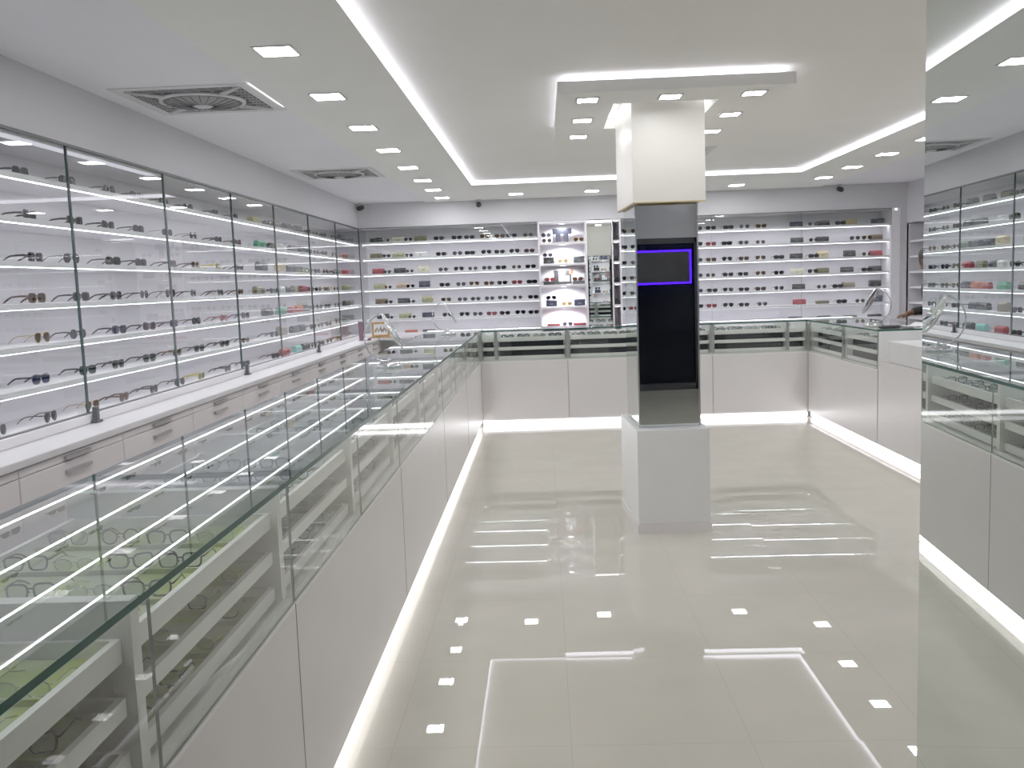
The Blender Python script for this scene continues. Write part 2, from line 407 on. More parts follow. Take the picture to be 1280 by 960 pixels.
ac = make_cassette(); ac.location = (-1.945, 5.40, AZ); ac['group'] = 'ceiling cassettes'
ac['label'] = 'square ceiling fan cassette over the left aisle, the nearer and larger one'
dup(ac, (-1.95, 9.02, AZ), 0, 'square ceiling fan cassette over the left aisle, near the far wall')
dup(ac, (1.22, 8.80, CZ), 0, 'square ceiling fan cassette mostly hidden behind the column')
MB().box(.405, .416, -.42, .24, AZ * 0 - .012, -.0005, 'leak_glow').build('glow_strip', ac)  # added glowing strip standing in for light leaking past the cassette

# cctv cameras
def cctv(x, y, z, rz, lab):
    r = thing('security_camera', lab, 'camera', (x, y, z), rz, 'small ceiling security cameras')
    MB().lathe([(.03, .05), (.03, .042), (.008, .040), (.008, .0)], (0, 0, 0), 'plastic_white', 16).build('mount', r)
    MB().lathe([(.001, -.055), (.028, -.052), (.034, -.03), (.034, .03), (.026, .042), (.001, .044)], (0, 0, -.012), 'black_plastic', 18, axis=(0, 1, .3)).build('body', r)
cctv(-2.38, 12.20, AZ - .051, -.6, 'small dark security camera in the left far ceiling corner')
cctv(-0.81, 12.20, LZ - .051, 0, 'small dark security camera above the left far shelves')
cctv(3.90, 12.20, AZ - .051, .3, 'small dark security camera above the right far shelves')

# ------------------------------------------------------------------ wall cabinets
WALLTXT = {}
def lock(mb, x, y): mb.box(x - .012, x + .012, y - .014, y + .014, .992, 1.075, 'dark_metal').box(x - .016, x + .02, y - .03, y + .03, .992, 1.004, 'dark_metal')
# left wall
LJ = [2.35, 3.55, 4.74, 5.955, 7.25, 8.40, 9.63, 10.90, BY - .002]
for i in range(8):
    y0, y1 = LJ[i], LJ[i + 1]
    lab = 'white lit glass-fronted wall cabinet bay on the left wall, %s' % (
        ['out of frame beside the camera', 'nearest, cut by the photo edge', 'second from the near end', 'third from the near end', 'fourth from the near end', 'third from the far corner', 'second from the far corner', 'in the far corner'][i])
    r = thing('display_cabinet', lab, 'display cabinet', (-2.65, (y0 + y1) / 2, .99), 0, 'glass cabinets on the left wall')
    yy1 = y1 if i < 7 else 12.60
    MB().box(WL + .002, WL + .02, y0, yy1, .992, GT - .002, 'cabinet_white').build('back_panel', r, world=True)
    MB().box(WL + .022, BX - .02, y0, yy1, .992, 1.02, 'cabinet_white').box(BX - .02, BX + .025, y0, y1, .992, 1.036, 'cabinet_white').build('base_board', r, world=True)
    MB().box(WL + .022, BX - .02, y0, yy1, GT - .02, GT - .002, 'cabinet_white').build('top_board', r, world=True)
    if i < 3: MB().box(BX - .10, BX - .04, y0, y1, GT - .0235, GT - .0205, 'reflection_glow').build('glow_strip', r, world=True)  # glowing strip standing in for a reflection in the upper glass, no lamp
    for z in SHELF[:6]:
        s = MB().box(WL + .022, BX - .05, y0, yy1, z - .028, z, 'cabinet_white').build('shelf', r, world=True)
        o = MB().box(BX - .068, BX - .052, y0, y1, z - .0305, z - .0285, 'led_shelf').build('glow_strip', s, loc=(0, 0, 0))
        o.data.transform(Matrix.Translation(-Vector(r.location)))
    MB().pane(BX - .004, BX + .004, y0 + .003, y1 - .003, 1.044, GT - .008, 'glass_wall', 'glass_edge', 5).build('glass_door', r, world=True)
    MB().box(BX - .012, BX + .012, y0, y1, GT - .012, GT + .001, 'dark_metal').build('top_track', r, world=True)
    MB().box(BX - .010, BX + .010, y0, y1, 1.037, 1.044, 'seam').build('bottom_track', r, world=True)
    d = MB().box(BX + .005, BX + .012, y1 - .008, y1 + .000, 1.045, GT - .013, 'dark_metal' if i % 2 == 1 else 'seam')
    d.build('door_stile', r, world=True)
    if i % 2 == 1 and i < 7:
        b = MB(); lock(b, BX + .045, y1); b.build('door_lock', r, world=True)
# drawers under the left cabinets
wt = MB().rbox(WL + .002, -2.19, 2.3, 12.28, .955, .99, 'ledge_white', .005).build('worktop', loc=(-2.5, 7.2, .955), world=True)
tag(wt, 'long white worktop ledge running under the left wall cabinets', 'worktop')
tag(MB().rbox(-2.18, RX - .1, 12.0, 12.66, .955, .99, 'ledge_white', .005).build('worktop', loc=(1.2, 12.4, .955), world=True), 'white worktop ledge under the far wall shelves', 'worktop')
for i in range(10):
    y0 = 2.71 + .95 * i; y1 = min(y0 + .95, 12.2)
    r = thing('drawer_cabinet', 'pinkish white drawer unit under the left worktop, ' + ['%s from the near end' % ORD[i], '%s from the far corner' % ORD[9 - i]][i > 4], 'drawer cabinet', (-2.5, (y0 + y1) / 2, 0), 0, 'drawer units along the left wall')
    MB().box(WL + .01, -2.225, y0 + .001, y1 - .001, .08, .953, 'drawer_laminate').build('carcass', r, world=True)
    MB().box(WL + .01, -2.28, y0 + .001, y1 - .001, 0, .079, 'seam').build('plinth', r, world=True)
    ym = (y0 + y1) / 2
    for z0, z1, hz in ((.915, .948, .930), (.78, .911, .866), (.55, .776, .74), (.09, .546, .50)):
        d = MB().rbox(-2.224, -2.205, y0 + .003, y1 - .003, z0, z1, 'drawer_laminate', .002, 1).build('drawer', r, world=True)
        hb = MB().box(-2.204, -2.190, ym - .115, ym + .115, hz - .008, hz + .008, 'handle_metal'); hb.build('handle', d).data.transform(Matrix.Translation(-Vector(r.location)))

# far wall shelves, left and right of the lit niche unit
BJ = [('left', -2.42, -1.25), ('left', -1.25, -0.05), ('right', 1.06, 2.25), ('right', 2.25, 3.43), ('right', 3.43, 4.60)]
for i, (sd, x0, x1) in enumerate(BJ):
    lab = 'white shelf bay on the far wall, ' + ['in the left corner', 'just left of the bright niche unit', 'half hidden behind the column', 'second from the right end', 'at the right end, full of cases'][i]
    r = thing('display_cabinet', lab, 'display cabinet', ((x0 + x1) / 2, 12.5, .99), 0, 'glass shelves on the far wall')
    MB().box(x0, x1, WB - .02, WB - .002, .992, GT - .002, 'cabinet_white').build('back_panel', r, world=True)
    MB().box(x0, x1, BY + .02, WB - .022, .992, 1.02, 'cabinet_white').box(x0, x1, BY - .02, BY + .02, .992, 1.036, 'cabinet_white').build('base_board', r, world=True)
    MB().box(x0, x1, BY + .02, WB - .022, GT - .02, GT - .002, 'cabinet_white').build('top_board', r, world=True)
    for z in SHELF[:6]:
        s = MB().box(x0 if i != 0 else x0, x1, BY + .05, WB - .022, z - .028, z, 'cabinet_white').build('shelf', r, world=True)
        MB().box(x0, x1, BY + .110, BY + .128, z - .0305, z - .0285, 'led_shelf').build('glow_strip', s).data.transform(Matrix.Translation(-Vector(r.location)))
    MB().pane(x0 + .003, x1 - .003, BY - .004, BY + .004, 1.044, GT - .008, 'glass_wall', 'glass_edge', 2).build('glass_door', r, world=True)
    MB().box(x0, x1, BY - .010, BY + .010, GT - .010, GT + .001, 'seam').build('top_track', r, world=True)
ep = thing('end_panel', 'tall white end panel closing the right end of the far shelves, light-washed', 'panel', (4.655, 12.45, .99))
MB().box(4.602, 4.71, BY - .01, WB - .002, .992, GT + .002, 'cabinet_white').build('board', ep, world=True)
MB().box(4.645, 4.665, BY - .014, BY - .0105, 2.425, GT - .01, 'led_shelf').build('glow_strip', ep, world=True)

# lit niche unit
NZ = [2.448, 2.17, 1.891, 1.609, 1.317, 1.045]
NX0, NX1 = -.045, .605
nu = thing('niche_unit', 'bright white spot-lit niche tower with five compartments on the far wall', 'display cabinet', (.28, 12.45, .99))
MB().box(NX0, NX1, WB - .02, WB - .002, .992, GT - .002, 'cabinet_white').build('back_panel', nu, world=True)
for x in (NX0, NX1 - .025): MB().box(x, x + .025, BY - .03, WB - .022, .992, GT - .001, 'cabinet_white').build('side_panel', nu, world=True)
for k, z in enumerate(NZ):
    s = MB().box(NX0 + .026, NX1 - .026, BY - .03, WB - .022, z - .03, z - .001, 'cabinet_white').build('shelf', nu, world=True)
    if k < 5:
        p = MB().lathe([(.001, -.004), (.03, -.004), (.034, 0), (.001, 0)], (.28, BY + .12, z - .031), 'led_niche', 20)
        p.build('spot_light', s).data.transform(Matrix.Translation(-Vector(nu.location)))
        ld = bpy.data.lights.new('niche_spot', 'SPOT'); ld.energy = 34; ld.spot_size = 2.4; ld.spot_blend = .5; ld.shadow_soft_size = .03; ld.color = (.96, .97, 1)
        lo = bpy.data.objects.new('niche_spot', ld); COL.objects.link(lo); lo.location = (.28, BY + .12, z - .04); lo.rotation_euler = (.35, 0, 0)
mp = thing('wall_mirror', 'tall narrow mirror beside the bright niche unit on the far wall', 'mirror', (.77, 12.3, .99))
MB().box(.607, .93, BY + .05, WB - .002, .992, GT - .002, 'cabinet_white').build('backing', mp, world=True)
a = math.radians(-1.7)
MB().box(-.158, .158, -.004, .004, 0, GT - 1.10, 'mirror_clear', 'glass_edge').build('mirror_panel', mp).data.transform(Matrix.Translation(Vector((.768 - .77, BY + .02 - 12.3, 1.05 - .99))) @ Matrix.Rotation(a, 4, 'Z'))
MB().box(.61, .93, BY - .012, BY + .03, GT - .05, GT - .01, 'cabinet_white').build('top_rail', mp, world=True)
MB().box(.612, .928, BY - .02, BY - .0125, GT - .034, GT - .022, 'led_niche').build('glow_strip', mp, world=True)
n2 = thing('niche_unit', 'slim white niche strip squeezed between the far mirror and the column', 'display cabinet', (1.0, 12.45, .99))
MB().box(.932, 1.055, WB - .02, WB - .002, .992, GT - .002, 'cabinet_white').build('back_panel', n2, world=True)
for x in (.932, 1.037): MB().box(x, x + .016, BY - .03, WB - .022, .992, GT - .001, 'cabinet_white').build('side_panel', n2, world=True)
for z in NZ[:-1]: MB().box(.965, 1.02, BY - .02, BY - .005, z - .033, z - .0305, 'led_niche').build('glow_strip', n2, world=True)
for z in NZ: MB().box(.949, 1.036, BY - .03, WB - .022, z - .03, z - .001, 'cabinet_white').build('shelf', n2, world=True)

# right wall cabinet (mostly hidden behind the pier)
r = thing('display_cabinet', 'unlit shelf bay on the right wall, half hidden by the mirror pier', 'display cabinet', (5.0, 11.4, .5), 0)
MB().box(WR - .02, WR - .002, 10.2, BY - .01, .502, 2.24, 'wall_paint').build('back_panel', r, world=True)
MB().box(RX + .02, WR - .021, BY - .03, BY - .01, .502, 2.24, 'wall_paint').build('side_panel', r, world=True)
for z in (2.02, 1.82, 1.62, 1.42, 1.22, 1.02): MB().box(RX + .03, WR - .021, 10.2, BY - .031, z - .025, z, 'cabinet_white').build('shelf', r, world=True)
tag(MB().rbox(RX - .02, WR - .01, 6.0, BY - .005, .0, .5, 'drawer_laminate', .005).build('base_cabinet', loc=(5, 9, 0), world=True), 'low white base cabinet along the right wall behind the counter', 'cabinet')

# ------------------------------------------------------------------ glass counters
# every tray: (counter, box, axis) ; the eyeglasses are set into them below
TR = ((.985, 1.030), (.882, .918), (.776, .814))
TRAYS = []
def counter(label, axis, a0, a1, front, back, posts, panes, liner, dark, group, toplabels, trayinset=.05):
    """axis 'y': runs along Y with its front at x=front; axis 'x': runs along X with its front at y=front."""
    mid = (a0 + a1) / 2
    loc = ((front + back) / 2, mid, 0) if axis == 'y' else (mid, (front + back) / 2, 0)
    r = thing('glass_counter', label, 'counter', loc, 0, group)
    sg = 1 if front > back else -1          # outward direction of the front
    def B(d0, d1, b0, b1, z0, z1, mat, side=None, mb=None, outer=None):   # d: depth from the front inwards, b: along
        mb = mb or MB(); f0, f1 = sorted((front - sg * d0, front - sg * d1))
        if outer is not None: return mb.pane(f0, f1, b0, b1, z0, z1, mat, side, outer) if axis == 'y' else mb.pane(b0, b1, f0, f1, z0, z1, mat, side, outer)
        return mb.box(f0, f1, b0, b1, z0, z1, mat, side) if axis == 'y' else mb.box(b0, b1, f0, f1, z0, z1, mat, side)
    D = abs(front - back)
    def sub(mb, nm, par): o = mb.build(nm, par); o.data.transform(Matrix.Translation(-Vector(loc))); return o
    fp = B(0, .02, a0 + .002, a1 - .002, ZP, ZG - .008, 'laminate').build('front_panel', r, world=True)
    B(-.0012, 0, a1 - .004, a1 - .0008, ZP, ZG, 'seam').build('panel_seam', r, world=True)
    B(.045, D - .02, a0 + .0005, a1 - .0005, .0, ZP - .002, 'base_white').build('plinth', r, world=True)
    B(.030, .043, a0 + .0005, a1 - .0005, .018, .055, 'led_plinth').build('plinth_light', r, world=True)
    B(.022, D - .02, a0 + .0005, a1 - .0005, ZP, ZG - .010, 'laminate').build('carcass', r, world=True)
    B(.0, D, a0 + .0005, a1 - .0005, ZG - .008, ZG + .004, 'tray_white').build('deck', r, world=True)
    B(.012, .030, a0 + .004, a1 - .004, ZG + .005, ZG + .02, 'tray_white').build('sill', r, world=True)
    # glass
    for b0, b1 in zip(posts[:-1], posts[1:]):
        B(.001, .007, b0 + .001, b1 - .001, ZG + .006, ZC - .017, 'glass_front', 'pane_edge', outer=(5 if sg > 0 else 4) if axis == 'y' else 2).build('glass_front', r, world=True)
    for (b0, b1), tl in zip(panes, toplabels):
        c_ = ((front + back) / 2, (b0 + b1) / 2, ZC - .015) if axis == 'y' else ((b0 + b1) / 2, (front + back) / 2, ZC - .015)
        g = B(0, D, b0 + .0015, b1 - .0015, ZC - .015, ZC, 'glass_top', 'glass_edge', outer=1).build('glass_worktop', loc=c_, world=True)
        tag(g, tl, 'glass top', 'glass tops of the counters')
    B(D - .012, D, a0 + .002, a1 - .002, ZG + .006, .90, 'tray_white').build('back_rail', r, world=True)
    # upright boards between the trays
    ub = [b for b in posts]
    for b in ub:
        t = .017
        b0, b1 = max(a0 + .001, b - t), min(a1 - .001, b + t)
        if dark: 
            B(.012, .030, b0 + .000, b1, ZG + .021, ZC - .0165, 'steel').build('post', r, world=True)
        B(.031, D - .015, b0, b1, ZG + .006, ZC - .0165, 'tray_white').build('upright', r, world=True)
    for b0, b1 in zip(posts[:-1], posts[1:]):
        for k, (z0, z1) in enumerate(TR):
            u0, u1, d0, d1 = b0 + .022, b1 - .022, trayinset, D - .03
            tm = MB()
            B(d0, d0 + .014, u0, u1, z0, z1, 'tray_white', mb=tm); B(d1 - .014, d1, u0, u1, z0, z1, 'tray_white', mb=tm)
            B(d0 + .014, d1 - .014, u0, u0 + .012, z0, z1, 'tray_white', mb=tm); B(d0 + .014, d1 - .014, u1 - .012, u1, z0, z1, 'tray_white', mb=tm)
            B(d0 + .014, d1 - .014, u0 + .012, u1 - .012, z0, z0 + .008, 'tray_white', mb=tm)
            tr = tm.build('tray', r, world=True)
            lm = MB(); lz = z0 + .009; lt = .006
            ln_ = liner if k == 0 else ('liner_black' if dark else liner)
            B(d0 + .016, d1 - .016, u0 + .014, u1 - .014, lz, lz + lt, ln_, mb=lm)
            nrow = max(1, round((u1 - u0) / .21)); rl = (u1 - u0 - .028) / nrow
            for q in range(1, nrow):     # cloth ridges between the rows
                c = u0 + .014 + q * rl
                B(d0 + .016, d1 - .016, c - .004, c + .004, lz + lt, lz + lt + .012, ln_ if k or not dark else 'liner_pale', mb=lm)
            if dark and k:               # upright black board standing in the lower trays
                B(d0 + .05, d0 + .06, u0 + .014, u1 - .014, lz + lt, z1 + .058, 'liner_black', mb=lm)
            sub(lm, 'tray_liner', tr)
            TRAYS.append(dict(axis=axis, k=k, u0=u0 + .014, u1=u1 - .014, rows=nrow, rl=rl, front=front, sg=sg, d0=d0 + .018, d1=d1 - .018, z=lz + lt + .0005, dark=dark, mid=mid, liner=liner))
    return r
LCB = [.56, 2.52, 4.48, 6.47, 8.46, YB]
PN = [(.56, 2.66), (2.66, 4.79), (4.79, 6.85), (6.85, 8.80), (8.80, YBB)]
for i in range(5):
    a0, a1 = LCB[i], LCB[i + 1]
    n = 2
    posts = [a0 + (a1 - a0) * k / n for k in range(n + 1)]
    if i == 0: posts = [.60, 1.60, 2.515]
    lab = 'white glass-topped tray counter of the left run, ' + ['nearest the camera', 'second from the camera', 'middle one', 'second from the far corner', 'at the far corner'][i]
    counter(lab, 'y', a0, a1, XL, XLB, posts, [PN[i]], ['liner_green', 'liner_grey', 'liner_grey', 'liner_grey', 'liner_grey'][i] if i else 'liner_green', False, 'glass counters of the left run',
            [['nearest clear green-edged glass top of the left counter', 'second clear glass top of the left counter, from the camera', 'middle clear glass top of the left counter', 'clear glass top under the nearer round mirror', 'clear glass top in the far left corner'][i]])
BCX = [XL, .262, 1.09, 1.912, XR]
for i in range(4):
    a0, a1 = BCX[i], BCX[i + 1]
    if i == 0: posts = [-.735, -.56, .255]
    elif i == 3: posts = [1.92, 2.765, 2.985]
    else: posts = [a0 + .01, a1 - .01]
    lab = 'white glass-topped counter of the far run, ' + ['in the left corner', 'left of the column', 'right behind the column', 'in the right corner'][i]
    p0_ = a0 + (.013 if i == 0 else 0)
    p1_ = a1 if i < 3 else XRB - .02
    counter(lab, 'x', a0, a1, YB, YBB, posts, [(p0_, p1_)], 'liner_pale', True, 'glass counters of the far run',
            ['clear glass top of the far counter, ' + ['left end', 'left of the column', 'right behind the column', 'right end'][i]])
counter('white glass-topped counter of the right run next to the white end counter', 'y', 8.29, YB, XR, XRB, [8.30, 9.28, 10.44], [(8.28, YB - .014)], 'liner_pale', True, 'glass counters of the right run', ['clear glass top of the right counter, under the paper sheet'])
ge = thing('end_panel', 'pale grey end board closing the right tray counter', 'panel', (3.3, 8.276, 0))
MB().box(XR + .004, XRB, 8.272, 8.2795, ZP, ZC - .017, 'base_white').box(XR + .06, XRB - .03, 8.272, 8.2795, 0, ZP, 'base_white').build('end_board', ge, world=True)
# solid white end counter on the right
wc = thing('service_counter', 'solid white lower counter continuing the right run towards the mirror pier', 'counter', (3.3, 7.2, 0))
MB().box(XR, XRB, 5.9, 8.268, ZP, .842, 'laminate').build('carcass', wc, world=True)
MB().box(XR + .045, XRB - .02, 5.9, 8.268, 0, ZP - .002, 'base_white').build('plinth', wc, world=True)
MB().box(XR + .030, XR + .043, 5.9, 8.268, .018, .055, 'led_plinth').build('plinth_light', wc, world=True)
MB().rbox(XR + .012, XRB - .02, 5.9, 8.08, .844, 1.028, 'base_white', .004).build('drawer_box', wc, world=True)

# ------------------------------------------------------------------ eyewear
def outline(style, w, h, n=22):
    pts = []
    for i in range(n):
        t = 2 * PI * i / n; c, s = math.cos(t), math.sin(t)
        e = {'round': 1.0, 'square': .55, 'aviator': .8, 'cat': .7, 'shield': .6, 'oval': .9}[style]
        x = math.copysign(abs(c) ** e, c) * w / 2; z = math.copysign(abs(s) ** e, s) * h / 2
        if style == 'aviator' and z < 0: x = x * (1 + .30 * z / (h / 2)) + .004 * (-z / (h / 2)); z *= 1.12
        if style == 'cat' and z > 0: z += .16 * h * max(0, x / (w / 2))
        if style == 'square' and z < 0: x *= 1 + .12 * z / (h / 2)
        pts.append((x, z))
    return pts
def make_glasses(name, cat, style, fmat, lmat, rim, full=True, temple=None):
    """front faces -Y, rests on z=0, temples run to +Y"""
    w, h, g = {'round': (.050, .048, .022), 'square': (.056, .044, .017), 'aviator': (.058, .048, .016), 'cat': (.057, .043, .016), 'shield': (.066, .046, .004), 'oval': (.051, .036, .018)}[style]
    zc = h * (.62 if style == 'aviator' else .52) + rim; r = thing(name, 'x', cat)
    fm = MB(); lens = []
    for s in (-1, 1):
        cx = s * (g / 2 + w / 2); pl = [(cx + s * x, -.006 * math.cos(x / w * 1.5) + .10 * abs(cx + s * x) ** 1.0 * .12, zc + z) for x, z in outline(style, w, h)]
        fm.tube(pl, rim, fmat, closed=True, n=5, flat=1.25, up=(0, 1, 0))
        c = Vector((cx, -.009, zc)); n = len(pl); inn = [Vector(p) * .55 + c * .45 for p in pl]
        lm = MB(); vs = pl + inn + [c]
        fs = [(i, (i + 1) % n, n + (i + 1) % n, n + i) for i in range(n)] + [(n + i, n + (i + 1) % n, 2 * n) for i in range(n)]
        lm.add(vs, fs, lmat, True); lens.append(lm)
        fm.tube([(cx + s * w / 2, -.001, zc + h * .22), (cx + s * (w / 2 + .007), .002, zc + h * .22)], rim * 1.25, fmat, n=5)
    fm.tube([(-g / 2 - .002, -.004, zc + h * .15), (0, -.007, zc + h * .24), (g / 2 + .002, -.004, zc + h * .15)], rim * 1.1, fmat, n=5)
    if style == 'aviator': fm.tube([(-g / 2 - .012, -.005, zc + h * .46), (g / 2 + .012, -.005, zc + h * .46)], rim, fmat, n=5)
    for s in (-1, 1): fm.tube([(s * .005, -.002, zc - h * .02), (s * .008, .006, zc - h * .14)], .0022, 'lens_clear' if rim < .0016 else fmat, n=5)
    tms = []
    for s in (-1, 1):
        x0 = s * (g / 2 + w + .006); zt = zc + h * .22; tm = MB()
        tm.tube([(x0, .002, zt), (x0 + s * .003, .035, zt + .001), (x0 + s * .001, .085, zt - .002), (x0 - s * .004, .112, zt - .014), (x0 - s * .007, .138, max(.0045, zt - .040))],
                [rim * k_ for k_ in ((1.9, 1.6, 1.5, 1.7, 1.3) if full and cat == 'sunglasses' else (1.3, 1.15, 1.1, 1.3, 1.1))], temple or fmat, n=5, flat=.6)
        tms.append(tm)
    if full:
        fm.build('frame', r)
        for l in lens: l.build('lens', r)
        for t in tms: t.build('temple', r)
        reg(r)
        return r
    bpy.data.objects.remove(r)
    allm = MB()
    for q in [fm] + lens + tms:
        off = len(allm.v); allm.v += q.v
        for f, k, s in zip(q.f, q.mi, q.sm): allm.f.append([i + off for i in f]); allm.mi.append(allm.m(q.mats[k])); allm.sm.append(s)
    o = allm.build(name, loc=(0, 0, 0)); tag(o, 'x', cat); reg(o)
    return o
pbr('f_black', (0.012, 0.012, 0.014), 0.25, var=0.1); pbr('f_tort', (0.07, 0.03, 0.015), 0.25, var=0.5, scale=60)
pbr('f_navy', (0.008, 0.010, 0.034), 0.25, var=0.1); pbr('f_red', (0.20, 0.02, 0.03), 0.25, var=0.1); pbr('f_gold', (0.50, 0.34, 0.12), 0.25, metal=1.0, var=0.05)
pbr('f_grey', (0.16, 0.17, 0.18), 0.3, var=0.1); pbr('f_yellow', (0.50, 0.40, 0.03), 0.3, var=0.1); pbr('f_silver', (0.5, 0.5, 0.52), 0.25, metal=1.0, var=0.05)
pbr('f_blue', (0.02, 0.06, 0.25), 0.3, var=0.1); pbr('f_pale', (0.6, 0.58, 0.5), 0.3, var=0.05)
pbr('l_black', (0.008, 0.008, 0.010), 0.06, var=0.0, spec=0.08); pbr('l_brown', (0.035, 0.018, 0.010), 0.06, var=0.0, spec=0.08)
pbr('l_grey', (0.045, 0.045, 0.06), 0.06, var=0.0, spec=0.08); pbr('l_blue', (0.008, 0.008, 0.032), 0.06, var=0.0, spec=0.08)
pbr('l_amber', (0.42, 0.26, 0.10), 0.08, var=0.0, spec=0.6); pbr('l_red', (0.16, 0.02, 0.03), 0.06, var=0.0, spec=0.6)
SPEC = {  # key: style, frame, lens, rim, words
    'bsq': ('square', 'f_black', 'l_black', .0032, 'black square'), 'brd': ('round', 'f_black', 'l_grey', .0024, 'black round'),
    'bav': ('aviator', 'f_black', 'l_black', .0018, 'dark aviator'), 'bct': ('cat', 'f_black', 'l_black', .0034, 'black cat-eye'),
    'tsq': ('square', 'f_tort', 'l_brown', .0032, 'brown square'), 'tct': ('cat', 'f_tort', 'l_brown', .0032, 'brown cat-eye'),
    'gav': ('aviator', 'f_gold', 'l_brown', .0014, 'gold aviator'), 'ggr': ('aviator', 'f_silver', 'l_grey', .0014, 'silver aviator'),
    'nsq': ('square', 'f_navy', 'l_blue', .0032, 'navy square'), 'red': ('square', 'f_red', 'l_red', .003, 'dark red square'),
    'shd': ('shield', 'f_black', 'l_black', .0026, 'black wraparound'), 'yel': ('shield', 'f_yellow', 'l_grey', .003, 'yellow sports'),
    'grd': ('round', 'f_gold', 'l_grey', .0014, 'thin gold round'), 'amb': ('aviator', 'f_gold', 'l_amber', .0014, 'amber-lensed aviator')}
PROTO = {}
def sunglasses(key, x, y, z, rot, where, group, full):
    k = (key, full); st, f, l, rim, words = SPEC[key]
    lab = words + ' sunglasses, ' + where
    if k not in PROTO:
        o = make_glasses('sunglasses', 'sunglasses', st, f, l, rim, full); PROTO[k] = o
        o.location = (x, y, z); o.rotation_euler = (0, 0, rot); o['label'] = lab; o['group'] = group
        return o
    return dup(PROTO[k], (x, y, z), rot, lab, group)
# cases
def make_case(key, mat, style):
    r = thing('glasses_case', 'x', 'glasses case'); w, d, h = {'clam': (.165, .062, .070), 'tall': (.15, .07, .088), 'flat': (.17, .075, .042), 'dome': (.16, .075, .08), 'small': (.10, .06, .065)}[style]
    def sect(z0, z1, rr, n=10):     # rounded body running along X
        mb = MB(); rows = []
        prof = [(-d / 2 + .006, z0), (-d / 2, z0 + .012 if z0 < .02 else z0), (-d / 2, z1 - .006 if z0 < .02 else z1 - rr)]
        if z0 < .02: prof += [(-d / 2, z1), (d / 2, z1), (d / 2, z0 + .012), (d / 2 - .006, z0)]
        else:
            for i in range(n + 1):
                t = PI - PI * i / n; prof.append((math.cos(t) * d / 2, z1 - rr + math.sin(t) * rr))
            prof += [(d / 2, z0), (d / 2 - .006, z0)]
        for xx, s in ((-w / 2, .86), (-w / 2 + .008, 1), (w / 2 - .008, 1), (w / 2, .86)):
            zm = (z0 + z1) / 2
            rows.append([(xx, y * s, zm + (z - zm) * (s if z0 >= .02 or True else 1)) for y, z in prof])
        m = len(prof); vs = [p for rw in rows for p in rw]
        fs = [(a * m + i, a * m + (i + 1) % m, (a + 1) * m + (i + 1) % m, (a + 1) * m + i) for a in range(3) for i in range(m)]
        fs += [tuple(range(m))[::-1], tuple(3 * m + i for i in range(m))]
        mb.add(vs, fs, mat); return mb
    s = h * .55
    sect(0, s, 0).build('body', r); sect(s + .0015, h, min(h - s - .004, .03) if style != 'flat' else .012).build('lid', r)
    if style in ('clam', 'tall', 'flat'): MB().box(-.02, .02, -d / 2 - .0015, -d / 2, h * .30, h * .42, 'c_emblem').build('emblem', r)
    reg(r); return r
CC_ = {'black': (.006, .0065, .008), 'navy': (.009, .011, .036), 'darkgreen': (.014, .024, .017), 'olive': (.09, .085, .03), 'paleolive': (.26, .26, .13), 'red': (.26, .014, .024), 'brown': (.10, .062, .028),
       'tan': (.40, .28, .20), 'cream': (.55, .52, .38), 'white': (.62, .62, .60), 'green': (.05, .26, .15), 'teal': (.20, .45, .42), 'grey': (.05, .055, .065), 'beige': (.52, .42, .26),
       'orange': (.42, .10, .06), 'taupe': (.22, .18, .14), 'greygreen': (.13, .17, .13), 'gold': (.45, .34, .16), 'purple': (.12, .02, .06), 'yellowgreen': (.35, .36, .06)}
pbr('c_emblem', (.16, .155, .15), .4, metal=.3, var=0)
WORD = {'darkgreen': 'dark green', 'paleolive': 'pale olive', 'greygreen': 'grey-green', 'yellowgreen': 'yellow-green'}
SW = {'clam': 'rounded', 'tall': 'tall', 'flat': 'flat', 'dome': 'domed', 'small': 'small'}
for k, c in CC_.items(): pbr('c_' + k, c, .5, var=.12, scale=30)
CPROTO = {}
def case(colr, style, x, y, z, rot, where, group):
    lab = '%s %s glasses case, %s' % (SW[style], WORD.get(colr, colr), where)
    k = (colr, style)
    if k not in CPROTO:
        o = make_case(k, 'c_' + colr, style); CPROTO[k] = o; o.location = (x, y, z); o.rotation_euler = (0, 0, rot); o['label'] = lab; o['group'] = group; return o
    return dup(CPROTO[k], (x, y, z), rot, lab, group)

ROW = ['top shelf', 'second shelf', 'third shelf', 'fourth shelf', 'fifth shelf', 'sixth shelf', 'bottom board']
keys = ['bsq', 'brd', 'shd', 'bav', 'bct', 'bsq', 'tsq', 'shd', 'nsq', 'bav', 'bsq', 'brd', 'bct', 'tct']
# left wall, near part: one pair roughly every 43 cm, facing the aisle and turned a little to the camera
YS = [3.68, 4.12, 4.56, 4.99, 5.43, 5.83, 6.27, 6.70, 7.25, 7.75]
for ri, z in enumerate(SHELF):
    for j, y in enumerate(YS):
        if ri == 1 and j == 6: k = 'ggr'
        elif (ri, j) == (2, 8): k = 'yel'
        elif (ri, j) == (6, 7): k = 'yel'
        elif (ri, j) == (4, 8): k = 'red'
        elif (ri, j) in ((4, 6), (5, 2)): k = 'nsq'
        elif (ri, j) in ((3, 2), (6, 4)): k = 'tsq'
        elif (ri, j) in ((6, 3), (4, 2)): k = 'gav'
        else: k = random.choice(keys)
        where = 'left wall %s, %s from the near end' % (ROW[ri], ORD[j])
        sunglasses(k, BX - .125 + random.uniform(-.008, .008), y + random.uniform(-.035, .035), z + .0006, PI / 2 - random.uniform(-.12, .22), where, 'sunglasses on the left wall', True)
